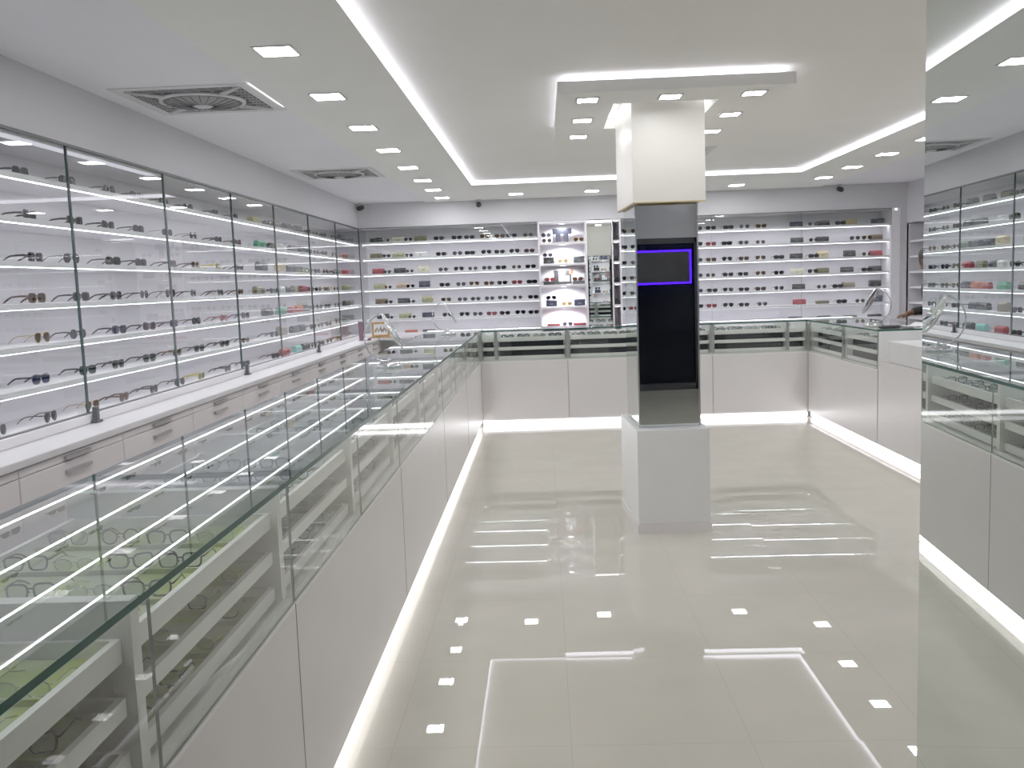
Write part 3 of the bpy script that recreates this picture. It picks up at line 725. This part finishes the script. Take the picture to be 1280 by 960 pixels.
# left wall, far part: cases with glasses between them
FAR = [
 [(9.65, 'darkgreen', 'clam'), (9.24, 'black', 'clam'), (8.83, 'olive', 'clam'), (8.2, 'yellowgreen', 'clam'), (11.75, 'navy', 'tall')],
 [(9.72, 'black', 'clam'), (9.42, 'grey', 'clam'), (8.94, 'white', 'small'), (8.68, 'darkgreen', 'small'), (8.33, 'green', 'clam'), (11.85, 'red', 'clam')],
 [(9.78, 'greygreen', 'clam'), (9.5, 'grey', 'clam'), (9.22, 'navy', 'clam'), (8.92, 'beige', 'tall'), (8.33, 'navy', 'tall'), (11.85, 'red', 'clam'), (11.5, 'black', 'clam')],
 [(9.74, 'red', 'clam'), (9.40, 'olive', 'clam'), (9.1, 'navy', 'small'), (8.92, 'white', 'small'), (8.2, 'olive', 'clam'), (11.85, 'olive', 'clam')],
 [(9.76, 'navy', 'clam'), (9.5, 'orange', 'clam'), (9.24, 'red', 'small'), (8.87, 'green', 'clam'), (8.42, 'black', 'clam'), (11.85, 'black', 'clam')],
 [(9.55, 'navy', 'clam'), (9.3, 'black', 'clam'), (8.85, 'taupe', 'tall'), (11.8, 'greygreen', 'flat')],
 [(9.68, 'grey', 'clam'), (9.35, 'teal', 'clam'), (8.9, 'red', 'clam')]]
for ri, row in enumerate(FAR):
    z = SHELF[ri] + .0006; sr = sorted(row)
    for y, c, s in row:
        n = [q[0] for q in sr].index(y)
        where = 'left wall %s, %s case from the near end' % (ROW[ri], ORD[n])
        case(c, s, BX - .12, y, z, PI / 2 - .1, where, 'cases on the left wall')
    ys = [10.35, 10.02, 10.75, 11.25] + ([8.55] if ri in (0, 5, 6) else []) + ([8.62] if ri == 3 else [])
    for n, y in enumerate(sorted(ys)):
        sunglasses(['bsq', 'shd', 'grd', 'bct', 'gav'][(ri + n) % 5], BX - .11, y, z, PI / 2 - .25, 'left wall %s, %s among the cases' % (ROW[ri], ORD[n]), 'sunglasses between cases on the left wall', True)

# far wall helper: photo column -> X on the shelf plane
def bxs(u): return -2.36 + (u - 455) * (4.604 + 2.36) / (1115 - 455)
SG = BY + .10
BL = [
 [(466, 'darkgreen', 'clam'), (495, 'cream', 'clam'), (523, 'olive', 'clam')],
 [(465, 'olive', 'clam'), (494, 'paleolive', 'clam'), (523, 'white', 'clam')],
 [(467, 'red', 'clam'), (495, 'black', 'clam'), (526, 'cream', 'tall')],
 [(468, 'paleolive', 'clam'), (497, 'tan', 'clam'), (526, 'navy', 'tall')],
 [(469, 'brown', 'clam'), (498, 'black', 'clam'), (529, 'paleolive', 'tall')],
 [(470, 'black', 'clam'), (499, 'paleolive', 'clam'), (529, 'navy', 'clam')],
 [(476, 'black', 'flat'), (506, 'orange', 'flat'), (529, 'grey', 'flat')]]
BLG = [
 [(548, 'bsq'), (571, 'bct'), (587, 'bsq'), (607, 'gav'), (626, 'tsq'), (641, 'nsq'), (662, 'brd')],
 [(550, 'bsq'), (571, 'brd'), (587, 'shd'), (608, 'bav'), (625, 'bct'), (644, 'bav'), (663, 'tsq')],
 [(552, 'brd'), (572, 'bav'), (590, 'grd'), (608, 'brd'), (626, 'bct'), (646, 'grd'), (664, 'bsq')],
 [(553, 'bct'), (574, 'brd'), (591, 'gav'), (610, 'tsq'), (627, 'bsq'), (646, 'red'), (665, 'shd')],
 [(554, 'gav'), (575, 'brd'), (592, 'brd'), (610, 'brd'), (627, 'ggr'), (646, 'grd'), (666, 'bsq')],
 [(555, 'bav'), (577, 'bav'), (594, 'brd'), (612, 'red'), (629, 'bct'), (649, 'bav'), (666, 'bsq')],
 []]
for ri in range(7):
    z = SHELF[ri] + .0006
    for n, (u, c, s) in enumerate(BL[ri]):
        case(c, s, bxs(u), SG + .09, z, 0, 'far wall left shelves, %s, %s case from the corner' % (ROW[ri], ORD[n]), 'cases on the far left shelves')
    for n, u in enumerate((480.5, 509.5)):
        if ri < 6: sunglasses(['grd', 'bav', 'brd'][(ri + n) % 3], bxs(u), SG - .055, z, 0, 'far wall %s, between the %s and next case left' % (ROW[ri], ORD[n]), 'sunglasses between cases on the far wall', True).scale = (.82,) * 3
    for n, (u, k) in enumerate(BLG[ri]):
        sunglasses(k, bxs(u), SG, z, random.uniform(-.08, .08), 'far wall left shelves, %s, %s from the niche unit' % (ROW[ri], ORD[6 - n]), 'sunglasses on the far left shelves', True)
BR = [
 [(1002, 'navy', 'clam'), (1036, 'black', 'clam'), (1070, 'gold', 'dome'), (1104, 'navy', 'clam')],
 [(1003, 'darkgreen', 'clam'), (1035, 'black', 'clam'), (1102, 'brown', 'clam')],
 [(1002, 'black', 'clam'), (1035, 'beige', 'tall'), (1069, 'black', 'tall'), (1102, 'red', 'clam')],
 [(1003, 'cream', 'clam'), (1035, 'olive', 'clam'), (1066, 'black', 'clam'), (1101, 'black', 'clam')],
 [(1005, 'black', 'clam'), (1068, 'taupe', 'dome'), (1101, 'black', 'tall')],
 [(1006, 'red', 'clam'), (1035, 'olive', 'flat'), (1103, 'navy', 'tall')],
 [(1001, 'black', 'flat'), (1037, 'black', 'flat'), (1070, 'greygreen', 'flat'), (1101, 'black', 'flat')]]
BRG = [
 [(785, 'bav'), (876, 'brd'), (893, 'bsq'), (915, 'shd'), (935, 'ggr'), (956, 'tct'), (1019, 'grd'), (1053, 'shd')],
 [(785, 'bct'), (876, 'bav'), (893, 'red'), (913, 'shd'), (934, 'brd'), (955, 'grd'), (1020, 'grd'), (1071, 'ggr'), (1086, 'gav')],
 [(785, 'bsq'), (876, 'brd'), (893, 'tsq'), (913, 'bav'), (934, 'tsq'), (955, 'gav'), (978, 'shd'), (1020, 'shd'), (1086, 'grd')],
 [(785, 'shd'), (876, 'brd'), (892, 'grd'), (914, 'bct'), (933, 'bsq'), (955, 'gav'), (978, 'bsq'), (1019, 'bav'), (1086, 'shd')],
 [(785, 'bct'), (876, 'brd'), (894, 'bct'), (914, 'bav'), (934, 'bsq'), (955, 'tct'), (978, 'brd'), (1030, 'grd'), (1050, 'shd')],
 [(785, 'bsq'), (876, 'bsq'), (893, 'red'), (914, 'bav'), (934, 'bsq'), (957, 'brd'), (1055, 'shd'), (1078, 'grd')],
 []]
for ri in range(7):
    z = SHELF[ri] + .0006
    for n, (u, c, s) in enumerate(BR[ri]):
        case(c, s, bxs(u), SG + .09, z, 0, 'far wall right shelves, %s, %s case from the left' % (ROW[ri], ORD[n]), 'cases on the far right shelves')
    for n, (u, k) in enumerate(BRG[ri]):
        wh = 'far wall %s, peeking out left of the column' % ROW[ri] if n == 0 else 'far wall right shelves, %s, %s right of the column' % (ROW[ri], ORD[n - 1])
        x = bxs(u) if n else 1.145
        sunglasses(k, x, SG if u < 990 else SG - .055, z, random.uniform(-.08, .08) if u < 990 else 0, wh, 'sunglasses on the far right shelves', True)
for n, z in enumerate((2.02, 1.82, 1.62, 1.42, 1.22)):
    sunglasses('bsq', RX + .14, 11.78, z + .0006, -PI / 2, 'right wall %s beside the mirror pier' % ROW[n], 'sunglasses on the right wall', True)

# ------------------------------------------------------------------ goods in the niche unit
def nx(zx): return -.04 + (zx - 50) / 433 * .65
NF = [z + .0 for z in NZ[1:]]
GN = 'goods in the bright niche unit'
ny = BY + .10
comp = ['top', 'second', 'middle', 'fourth', 'bottom']
pbr('board_navy', (.004, .005, .012), .4, var=.1)
# T-shaped display board
t = thing('display_stand', 'T-shaped dark navy display board in the top niche compartment', 'display stand', (nx(265), BY + .2, NF[0]))
MB().box(-.13, .13, -.008, .008, .115, .19, 'board_navy').build('top_board', t); MB().box(-.085, -.02, -.008, .008, 0, .114, 'board_navy').build('leg', t); MB().box(.02, .085, -.008, .008, 0, .114, 'board_navy').build('leg', t)
MB().box(-.09, .09, -.03, .03, -.0005 + .0005, .006, 'black_plastic').build('foot', t)
def riser(x, y, z, lab, h=.075, mat='plastic_white'):
    o = MB().rbox(-.08, .08, -.028, .028, 0, h, mat, .003, 1).build('riser', loc=(x, y, z)); return tag(o, lab, 'display riser', GN)
riser(nx(122), ny + .09, NF[0], 'small white riser under sunglasses in the top niche compartment', .08)
sunglasses('brd', nx(122), ny + .08, NF[0] + .0806, 0, 'on the riser in the top niche compartment', GN, True)
sunglasses('grd', nx(125), ny - .09, NF[0] + .0006, 0, 'in front of the riser, top niche compartment', GN, True)
sunglasses('gav', nx(410), ny, NF[0] + .0006, 0, 'right side of the top niche compartment', GN, True)
case('black', 'tall', nx(138), ny + .02, NF[1], 0, 'left side of the second niche compartment', GN)
sunglasses('brd', nx(130), ny + .0, NF[1] + .0886, 0, 'on the black case, second niche compartment', GN, True)
sunglasses('amb', nx(265), ny, NF[1] + .0006, 0, 'middle of the second niche compartment', GN, True)
case('grey', 'tall', nx(408), ny + .02, NF[1], 0, 'right side of the second niche compartment', GN)
t = thing('display_stand', 'black picture board with white print and red corner, middle niche compartment', 'display stand', (nx(262), BY + .18, NF[2]))
MB().box(-.125, .115, -.008, .008, .004, .19, 'black_plastic').build('board', t)
pr_ = MB().box(-.055, .03, -.011, -.0085, .04, .165, 'paper').box(.031, .085, -.011, -.0085, .04, .11, 'paper')
for k in range(7): pr_.box(-.05 + .018 * k, -.042 + .018 * k, -.0125, -.0115, .075 + .01 * ((k * 5) % 3), .082 + .01 * ((k * 5) % 3), 'black_plastic')
pr_.build('print', t)
MB().rbox(.09, .135, -.02, -.0085, .13, .20, 'c_orange', .004, 1).build('ornament', t); MB().box(-.09, .09, -.03, .03, 0, .004, 'black_plastic').build('foot', t)
riser(nx(140), ny + .02, NF[2], 'black riser at left in the middle niche compartment', .045, 'black_plastic')
sunglasses('red', nx(142), ny + .01, NF[2] + .0456, .05, 'on the left riser, middle niche compartment', GN, True)
riser(nx(402), ny + .02, NF[2], 'grey riser at right in the middle niche compartment', .04, 'c_grey')
sunglasses('tct', nx(392), ny + .01, NF[2] + .0406, -.2, 'on the right riser, middle niche compartment', GN, True)
case('navy', 'tall', nx(152), ny + .02, NF[3], 0, 'left side of the fourth niche compartment', GN)
sunglasses('bav', nx(150), ny, NF[3] + .0886, 0, 'on the navy case, fourth niche compartment', GN, True)
sunglasses('amb', nx(288), ny, NF[3] + .0006, 0, 'middle of the fourth niche compartment', GN, True)
case('navy', 'tall', nx(405), ny + .02, NF[3], 0, 'right side of the fourth niche compartment', GN)
case('red', 'flat', nx(165), ny, NF[4], 0, 'left side of the bottom niche compartment', GN)
sunglasses('ggr', nx(290), ny, NF[4] + .0006, 0, 'middle of the bottom niche compartment', GN, True)
case('red', 'flat', nx(400), ny, NF[4], 0, 'right side of the bottom niche compartment', GN)
for k, z in enumerate(NF):
    if k < 4: case('black', 'small', .992, BY + .06, z, PI / 2, 'in the slim niche strip, %s compartment' % comp[k], 'cases in the slim niche strip')

# ------------------------------------------------------------------ eyeglasses in the trays
ESP = {'a': ('square', 'f_black', .0024, 'black framed'), 'b': ('oval', 'f_silver', .0012, 'thin silver'), 'c': ('round', 'f_tort', .0022, 'brown round'), 'd': ('oval', 'f_gold', .0012, 'thin gold'),
       'e': ('square', 'f_navy', .0022, 'navy framed'), 'f': ('square', 'f_grey', .0020, 'grey framed'), 'g': ('cat', 'f_black', .0026, 'black cat-eye')}
EPROTO = {}
def eyeglasses(key, x, y, z, rot, where, group, run):
    sc = (.78,) * 3 if run != 'far counter' else (1, 1, 1); st, f, rim, words = ESP[key]; lab = words + ' eyeglasses, ' + where
    if key not in EPROTO:
        o = make_glasses('eyeglasses', 'eyeglasses', st, f, 'lens_clear', rim, True); EPROTO[key] = o
        o.location = (x, y, z); o.rotation_euler = (0, 0, rot); o['label'] = lab; o['group'] = group; o.scale = sc; return o
    o = dup(EPROTO[key], (x, y, z), rot, lab, group); o.scale = sc; return o
LEV = ['top', 'middle', 'lowest']
bays = {}
for tdef in TRAYS:
    key = (tdef['axis'], tdef['front']); bays.setdefault(key, [])
    if tdef['u0'] not in bays[key]: bays[key].append(tdef['u0'])
for tdef in TRAYS:
    ax, k = tdef['axis'], tdef['k']; bl = bays[(ax, tdef['front'])]; bi = bl.index(tdef['u0'])
    left = ax == 'y' and tdef['front'] == XL; right = ax == 'y' and not left
    run = 'left counter' if left else ('right counter' if right else 'far counter')
    cols = (4 if bi < 3 else (3 if bi < 6 else 2)) if left else 3
    if k > 0:
        if tdef['dark'] or (left and bi > 5): continue
        cols = 1
    for q in range(tdef['rows']):
        if tdef['u1'] - tdef['u0'] < .17: continue
        for c in range(cols):
            if left and bi > 3 and c == 0 and q % 2: pass
            u = tdef['u0'] + (q + .5) * tdef['rl'] - .02; d = tdef['d0'] + .072 + c * (tdef['d1'] - tdef['d0'] - .144) / max(1, (cols if left and bi < 6 else 3) - 1)
            f = tdef['front'] - tdef['sg'] * d
            kk = random.choice('aabcdefgaeb')
            wh = '%s, bay %d, %s tray, row %d, %s' % (run, bi + 1, LEV[k], q + 1, ['front', 'second from front', 'third from front', 'back'][c])
            if ax == 'y':
                x, y = f + random.uniform(-.008, .008), u - .045 + random.uniform(-.01, .01); rot = random.uniform(.03, .14) if left else random.uniform(-.07, 0)
                y = min(max(y, tdef['u0'] + .04), tdef['u1'] - .135)
                if right: x, y, rot = f, u - .05, -.02
            else:
                x, y = u + .02, tdef['front'] + tdef['d0'] + .03 + .16 * c; rot = random.uniform(-.1, .1)
                if tdef['rl'] < .18: rot = 0
            if right and c == 1 and q % 2: continue
            z = tdef['z']
            eyeglasses(kk, x, y, z, rot, wh, 'eyeglasses in the %s trays' % run, run)

# ------------------------------------------------------------------ round table mirrors
def table_mirror(x, y, rz, lab):
    r = thing('table_mirror', lab, 'mirror', (x, y, ZC), rz, 'round chrome table mirrors on the counters')
    MB().lathe([(.001, 0), (.088, 0), (.092, .008), (.088, .020), (.070, .030), (.045, .034), (.001, .035)], (0, 0, 0), 'chrome', 36).build('base', r)
    MB().lathe([(.001, .03), (.014, .03), (.014, .05), (.008, .062), (.001, .062)], (0, 0, 0), 'chrome', 16).build('knob', r)
    # C-shaped arm sweeping out to the left and up to the top of the disc
    pts = []
    for i in range(22):
        t = math.radians(258 - i * 158 / 21)
        pts.append((-.005 + .158 * math.cos(t), 0, .200 + .162 * math.sin(t)))
    MB().tube([(0, 0, .040)] + pts, .0055, 'chrome', n=8).build('arm', r)
    # tilted disc hung from the arm's tip
    top = Vector(pts[-1]); d = Vector((.47, 0, -.88)).normalized(); c = top + d * .135
    ax = Vector((.862, .06, .461)).normalized(); ax = (ax - d * ax.dot(d)).normalized()
    MB().lathe([(.001, -.006), (.128, -.006), (.136, -.003), (.138, .002), (.134, .006), (.126, .0065), (.001, .0065)], c, 'chrome', 40, axis=ax).build('disc_frame', r)
    MB().lathe([(.001, .0068), (.125, .0068), (.125, .0078), (.001, .0078)], c, 'mirror_clear', 40, axis=ax).build('mirror_face', r)
    return r
table_mirror(-1.05, 6.10, 0.0, 'round chrome table mirror on C-shaped arm, nearer one on left counter')
table_mirror(-1.05, 9.93, 0.0, 'round chrome table mirror on C-shaped arm, in the far left corner')
table_mirror(3.15, 8.85, PI * .80, 'round chrome table mirror standing on the right counter')

# ------------------------------------------------------------------ things on the far left ledge and right counter
ms = thing('card_stand', 'mauve L-shaped card stand on the ledge in the far left corner', 'stand', (-2.33, 11.55, .99), -.2)
MB().add([(-.03, 0, .004), (.03, 0, .004), (.012, .02, .24), (-.05, .02, .24), (-.03, .008, .004), (.03, .008, .004), (.012, .028, .24), (-.05, .028, .24)],
         [(0, 1, 2, 3), (7, 6, 5, 4), (0, 4, 5, 1), (1, 5, 6, 2), (2, 6, 7, 3), (3, 7, 4, 0)], 'mauve').build('back', ms)
MB().box(-.03, .12, -.05, .03, 0, .006, 'mauve').build('foot', ms); MB().box(.10, .12, -.05, .03, .006, .03, 'mauve').build('lip', ms)
pf = thing('picture_frame', 'gold framed ornate plaque on the ledge in the far left corner', 'picture frame', (-2.17, 12.06, .992), .05)
fm = MB()
for b in ((-.12, .12, 0, .03), (-.12, .12, .17, .20), (-.12, -.09, .03, .17), (.09, .12, .03, .17)): fm.rbox(b[0], b[1], -.012, .012, b[2] + .012, b[3] + .012, 'gold_wood', .004, 1)
fm.build('frame', pf)
pq = MB().box(-.09, .09, -.004, .004, .042, .182, 'paper')
for k in range(10): pq.tube([(-.075 + .016 * k, -.006, .07 + .03 * (k % 3)), (-.065 + .016 * k, -.006, .09 + .03 * ((k + 1) % 3)), (-.06 + .016 * k, -.006, .075 + .03 * (k % 2))], .004, 'gold_wood' if k % 2 else 'black_plastic', n=4)
pq.build('plaque', pf); MB().rbox(-.15, .15, -.05, .06, 0, .011, 'gold_wood', .003, 1).build('stand', pf)
pp = MB(); ph = []
for i in range(9):
    for j in range(5):
        ph.append((-.13 + .0325 * i, -.09 + .045 * j, .004 + .022 * max(0, (i - 4) / 4) ** 2 + .004 * math.sin(i * 1.3 + j)))
pp.add(ph, [(i * 5 + j, (i + 1) * 5 + j, (i + 1) * 5 + j + 1, i * 5 + j + 1) for i in range(8) for j in range(4)], 'paper', True)
tag(pp.build('paper_sheet', loc=(3.46, 8.64, ZC + .001), rotz=.6), 'white curled paper sheet on the right counter under the hand', 'paper')
cl = thing('pouch', 'flat black cloth pouch lying on the right counter beside the paper', 'pouch', (3.16, 8.46, ZC), .3)
pm_ = MB(); rings = []
pm_.lathe([(.001, 0), (.10, .001), (.125, .008), (.118, .018), (.07, .026), (.001, .024)], (0, 0, 0), 'black_cloth', 26); pm_.build('body', cl).scale = (.85, .7, 1)
MB().tube([(.08, .0, .022), (.13, .03, .008), (.16, .0, .006), (.13, -.03, .008)], .004, 'black_cloth', n=6).build('strap', cl)
rp = MB().box(-.06, .06, -.045, .045, 0, .003, 'paper').box(-.03, .05, -.03, .0, .0032, .005, 'c_brown')
tag(rp.build('receipt_book', loc=(3.44, 7.55, 1.0285), rotz=.3), 'small receipt book lying on the lower white end counter', 'book')
# blue-lit sign seen only in the column mirror
sg = thing('led_sign', 'dark sign board outlined with blue led in the entrance window', 'sign', (2.55, WF + .03, 1.56))
MB().box(1.9, 2.92, WF + .012, WF + .02, 1.58, 2.02, 'door_frame').build('board', sg, world=True)
sb = MB()
for b in ((1.9, 2.92, 2.02, 2.045), (1.9, 2.92, 1.555, 1.58), (1.875, 1.9, 1.555, 2.045), (2.92, 2.945, 1.555, 2.045)): sb.box(b[0], b[1], WF + .012, WF + .024, b[2], b[3], 'led_blue')
sb.build('light_frame', sg, world=True)

# ------------------------------------------------------------------ the person behind the right counter (facing the counter, -X)
def skin(name, nodes, edges, mat, parent, root=0, sub=2):
    me = bpy.data.meshes.new(name); me.from_pydata([n[0] for n in nodes], edges, [])
    o = bpy.data.objects.new(name, me); COL.objects.link(o); o.parent = parent
    md = o.modifiers.new('skin', 'SKIN'); md.use_smooth_shade = True
    for i, n in enumerate(nodes):
        rr = n[1]; me.skin_vertices[0].data[i].radius = rr if isinstance(rr, tuple) else (rr, rr); me.skin_vertices[0].data[i].use_root = (i == root)
    s = o.modifiers.new('sub', 'SUBSURF'); s.levels = sub; s.render_levels = sub
    me.materials.append(M[mat]); return o
per = thing('person', 'person in black top writing behind the right counter, mostly hidden by mirror pier', 'person', (4.02, 9.36, 0), PI / 2)
# local frame: +Y is the facing direction (world -X), +X is world +Y
bd = [((0, 0, .98), (.12, .085)), ((0, .03, 1.15), (.105, .075)), ((0, .06, 1.35), (.125, .085)), ((0, .085, 1.50), (.085, .06)), ((0, .105, 1.58), (.054, .056)), ((0, .125, 1.63), (.055, .06)),
      ((.10, .08, 1.49), .048), ((.19, .08, 1.455), .046), ((.255, .02, 1.22), .040), ((.20, .19, 1.215), .034), ((.16, .262, 1.195), .028),
      ((-.10, .08, 1.49), .048), ((-.19, .08, 1.455), .046), ((-.245, .0, 1.16), .045), ((-.25, .05, .93), .034), ((-.25, .06, .86), .026),
      ((.09, 0, .90), .075), ((.105, .01, .52), .055), ((.105, -.02, .12), .042), ((.105, .02, .045), .036), ((.115, .12, .03), .03),
      ((-.09, 0, .90), .075), ((-.105, .01, .52), .055), ((-.105, -.02, .12), .042), ((-.105, .02, .045), .036), ((-.115, .12, .03), .03)]
be = [(0, 1), (1, 2), (2, 3), (3, 4), (4, 5), (3, 6), (6, 7), (7, 8), (8, 9), (9, 10), (3, 11), (11, 12), (12, 13), (13, 14), (14, 15), (0, 16), (16, 17), (17, 18), (18, 19), (19, 20), (0, 21), (21, 22), (22, 23), (23, 24), (24, 25)]
# fingers grow from both wrists
def hand(wrist, side, nodes, edges, wi, down=False):
    w = Vector(wrist); base = len(nodes); n0 = base
    palm = w + Vector((-.01 * side, .055, -.015)); nodes.append((tuple(palm), (.030, .016))); edges.append((wi, base))
    for k, (dx, ln) in enumerate(((-.028, .062), (-.010, .072), (.009, .068), (.027, .055))):
        a = len(nodes); r0 = palm + Vector((dx, .020, -.002))
        nodes += [(tuple(r0), .0105), (tuple(r0 + Vector((dx * .1, ln * .55, -.006))), .0088), (tuple(r0 + Vector((dx * .1, ln * .85, -.028))), .0078)]
        edges += [(base, a), (a, a + 1), (a + 1, a + 2)]
    a = len(nodes); s = -side
    nodes += [(tuple(palm + Vector((s * .034, -.012, -.004))), .011), (tuple(palm + Vector((s * .046, .020, -.014))), .009), (tuple(palm + Vector((s * .036, .045, -.024))), .008)]
    edges += [(base, a), (a, a + 1), (a + 1, a + 2)]
    if down:     # hanging hand: turn the whole hand to point at the floor
        q = Matrix.Rotation(math.radians(-82), 3, 'X') @ Matrix.Rotation(math.radians(80 * side), 3, 'Y')
        for i in range(n0, len(nodes)): nodes[i] = (tuple(w + q @ (Vector(nodes[i][0]) - w)), nodes[i][1])
hand(bd[10][0], 1, bd, be, 10); hand(bd[15][0], -1, bd, be, 15, True)
body = skin('body', bd, be, 'skin', per, 0)
# head as one shaped surface
def head():
    bm = bmesh.new(); bmesh.ops.create_uvsphere(bm, u_segments=40, v_segments=30, radius=1)
    for v in bm.verts:
        x, y, z = v.co
        jaw = max(0, -z)
        sx = .078 * (1 - .28 * jaw ** 1.5); sy = .098 * (1 - .10 * jaw)
        X, Yv, Z = x * sx, y * sy + .010 * jaw, z * .125
        f = max(0, y)
        nose = math.exp(-((x / .16) ** 2)) * math.exp(-(((z + .12) / .20) ** 2)) * f ** 4
        Yv += .030 * nose
        eye = (math.exp(-(((abs(x) - .40) / .17) ** 2)) * math.exp(-(((z - .06) / .11) ** 2))) * f ** 2
        Yv -= .010 * eye
        brow = math.exp(-(((z - .22) / .08) ** 2)) * f ** 3; Yv += .005 * brow
        lip = math.exp(-((x / .24) ** 2)) * math.exp(-(((z + .50) / .08) ** 2)) * f ** 2; Yv += .007 * lip
        chin = math.exp(-((x / .3) ** 2)) * math.exp(-(((z + .85) / .15) ** 2)) * f; Yv += .010 * chin
        v.co = (X, Yv, Z)
    me = bpy.data.meshes.new('head'); bm.to_mesh(me); bm.free()
    for p in me.polygons: p.use_smooth = True
    me.materials.append(M['skin']); o = bpy.data.objects.new('head', me); COL.objects.link(o); o.parent = per; o.location = (0, .150, 1.735); o.rotation_euler = (-.25, 0, -1.15); return o
hd = head()
def ell(name, c, r, mat, par, zmin=-2, ymax=2):
    bm = bmesh.new(); bmesh.ops.create_uvsphere(bm, u_segments=28, v_segments=20, radius=1)
    bmesh.ops.delete(bm, geom=[v for v in bm.verts if v.co.z < zmin or (v.co.y > ymax and v.co.z < .62)], context='VERTS')
    for v in bm.verts: v.co = Vector((c[0] + v.co.x * r[0], c[1] + v.co.y * r[1], c[2] + v.co.z * r[2]))
    me = bpy.data.meshes.new(name); bm.to_mesh(me); bm.free()
    for p in me.polygons: p.use_smooth = True
    me.materials.append(M[mat]); o = bpy.data.objects.new(name, me); COL.objects.link(o); o.parent = par; return o
ell('hair', (0, -.010, .022), (.088, .106, .120), 'hair', hd, -.6, .62)
for s in (-1, 1):
    e_ = ell('eye', (s * .031, .083, .008), (.012, .010, .008), 'eye_white', hd)
    ell('iris', (s * .031, .0915, .008), (.005, .003, .005), 'hair', hd)
    ell('ear', (s * .078, -.005, -.005), (.010, .020, .031), 'skin', hd)
ell('mouth', (0, .094, -.062), (.022, .006, .007), 'lips', hd)
# clothes follow the body
top = [((0, 0, .88), (.172, .132)), ((0, .03, 1.15), (.155, .118)), ((0, .06, 1.35), (.178, .130)), ((0, .085, 1.50), (.13, .10)), ((0, .102, 1.575), (.070, .072)),
       ((.10, .08, 1.49), .080), ((.19, .08, 1.455), .070), ((.255, .02, 1.22), .057), ((.20, .19, 1.215), .046), ((.172, .24, 1.203), .041),
       ((-.10, .08, 1.49), .080), ((-.19, .08, 1.455), .070), ((-.245, .0, 1.16), .056), ((-.25, .05, .93), .045), ((-.25, .058, .88), .038)]
skin('shirt', top, [(0, 1), (1, 2), (2, 3), (3, 4), (3, 5), (5, 6), (6, 7), (7, 8), (8, 9), (3, 10), (10, 11), (11, 12), (12, 13), (13, 14)], 'black_cloth', per)
tr_ = [((0, 0, .98), (.16, .12)), ((.09, 0, .90), .102), ((.105, .01, .52), .075), ((.105, -.02, .09), .058), ((-.09, 0, .90), .102), ((-.105, .01, .52), .075), ((-.105, -.02, .09), .058)]
skin('trousers', tr_, [(0, 1), (1, 2), (2, 3), (0, 4), (4, 5), (5, 6)], 'trousers', per)
for s in (-1, 1):
    skin('shoe', [((s * .105, -.05, .042), .04), ((s * .108, .04, .042), .041), ((s * .115, .15, .032), .031)], [(0, 1), (1, 2)], 'shoe', per)

# ------------------------------------------------------------------ world, camera, look
wd = bpy.data.worlds.new('night'); scn.world = wd; wd.use_nodes = True
wd.node_tree.nodes['Background'].inputs['Color'].default_value = (.02, .022, .03, 1); wd.node_tree.nodes['Background'].inputs['Strength'].default_value = .3
cd = bpy.data.cameras.new('camera'); cam = bpy.data.objects.new('camera', cd); COL.objects.link(cam); scn.camera = cam
cd.sensor_width = 36; cd.lens = 1139.37 / 1280 * 36; cd.clip_start = .02; cd.clip_end = 100
ya, pi_, ro = math.radians(2.1411), math.radians(-6.3109), math.radians(-2.0653)
F = Vector((-math.sin(ya) * math.cos(pi_), math.cos(ya) * math.cos(pi_), math.sin(pi_))); R = Vector((math.cos(ya), math.sin(ya), 0)); U = R.cross(F)
R2 = R * math.cos(ro) + U * math.sin(ro); U2 = -R * math.sin(ro) + U * math.cos(ro)
mw = Matrix((R2, U2, -F)).transposed().to_4x4(); mw.translation = (0, 0, H); cam.matrix_world = mw
scn.view_settings.view_transform = 'Standard'; scn.view_settings.look = 'None'; scn.view_settings.exposure = 0.12; scn.view_settings.gamma = 1.28
cy = scn.cycles
cy.max_bounces = 10; cy.diffuse_bounces = 4; cy.glossy_bounces = 6; cy.transmission_bounces = 4; cy.transparent_max_bounces = 32
cy.caustics_reflective = False; cy.caustics_refractive = False; cy.sample_clamp_indirect = 6; cy.use_denoising = True
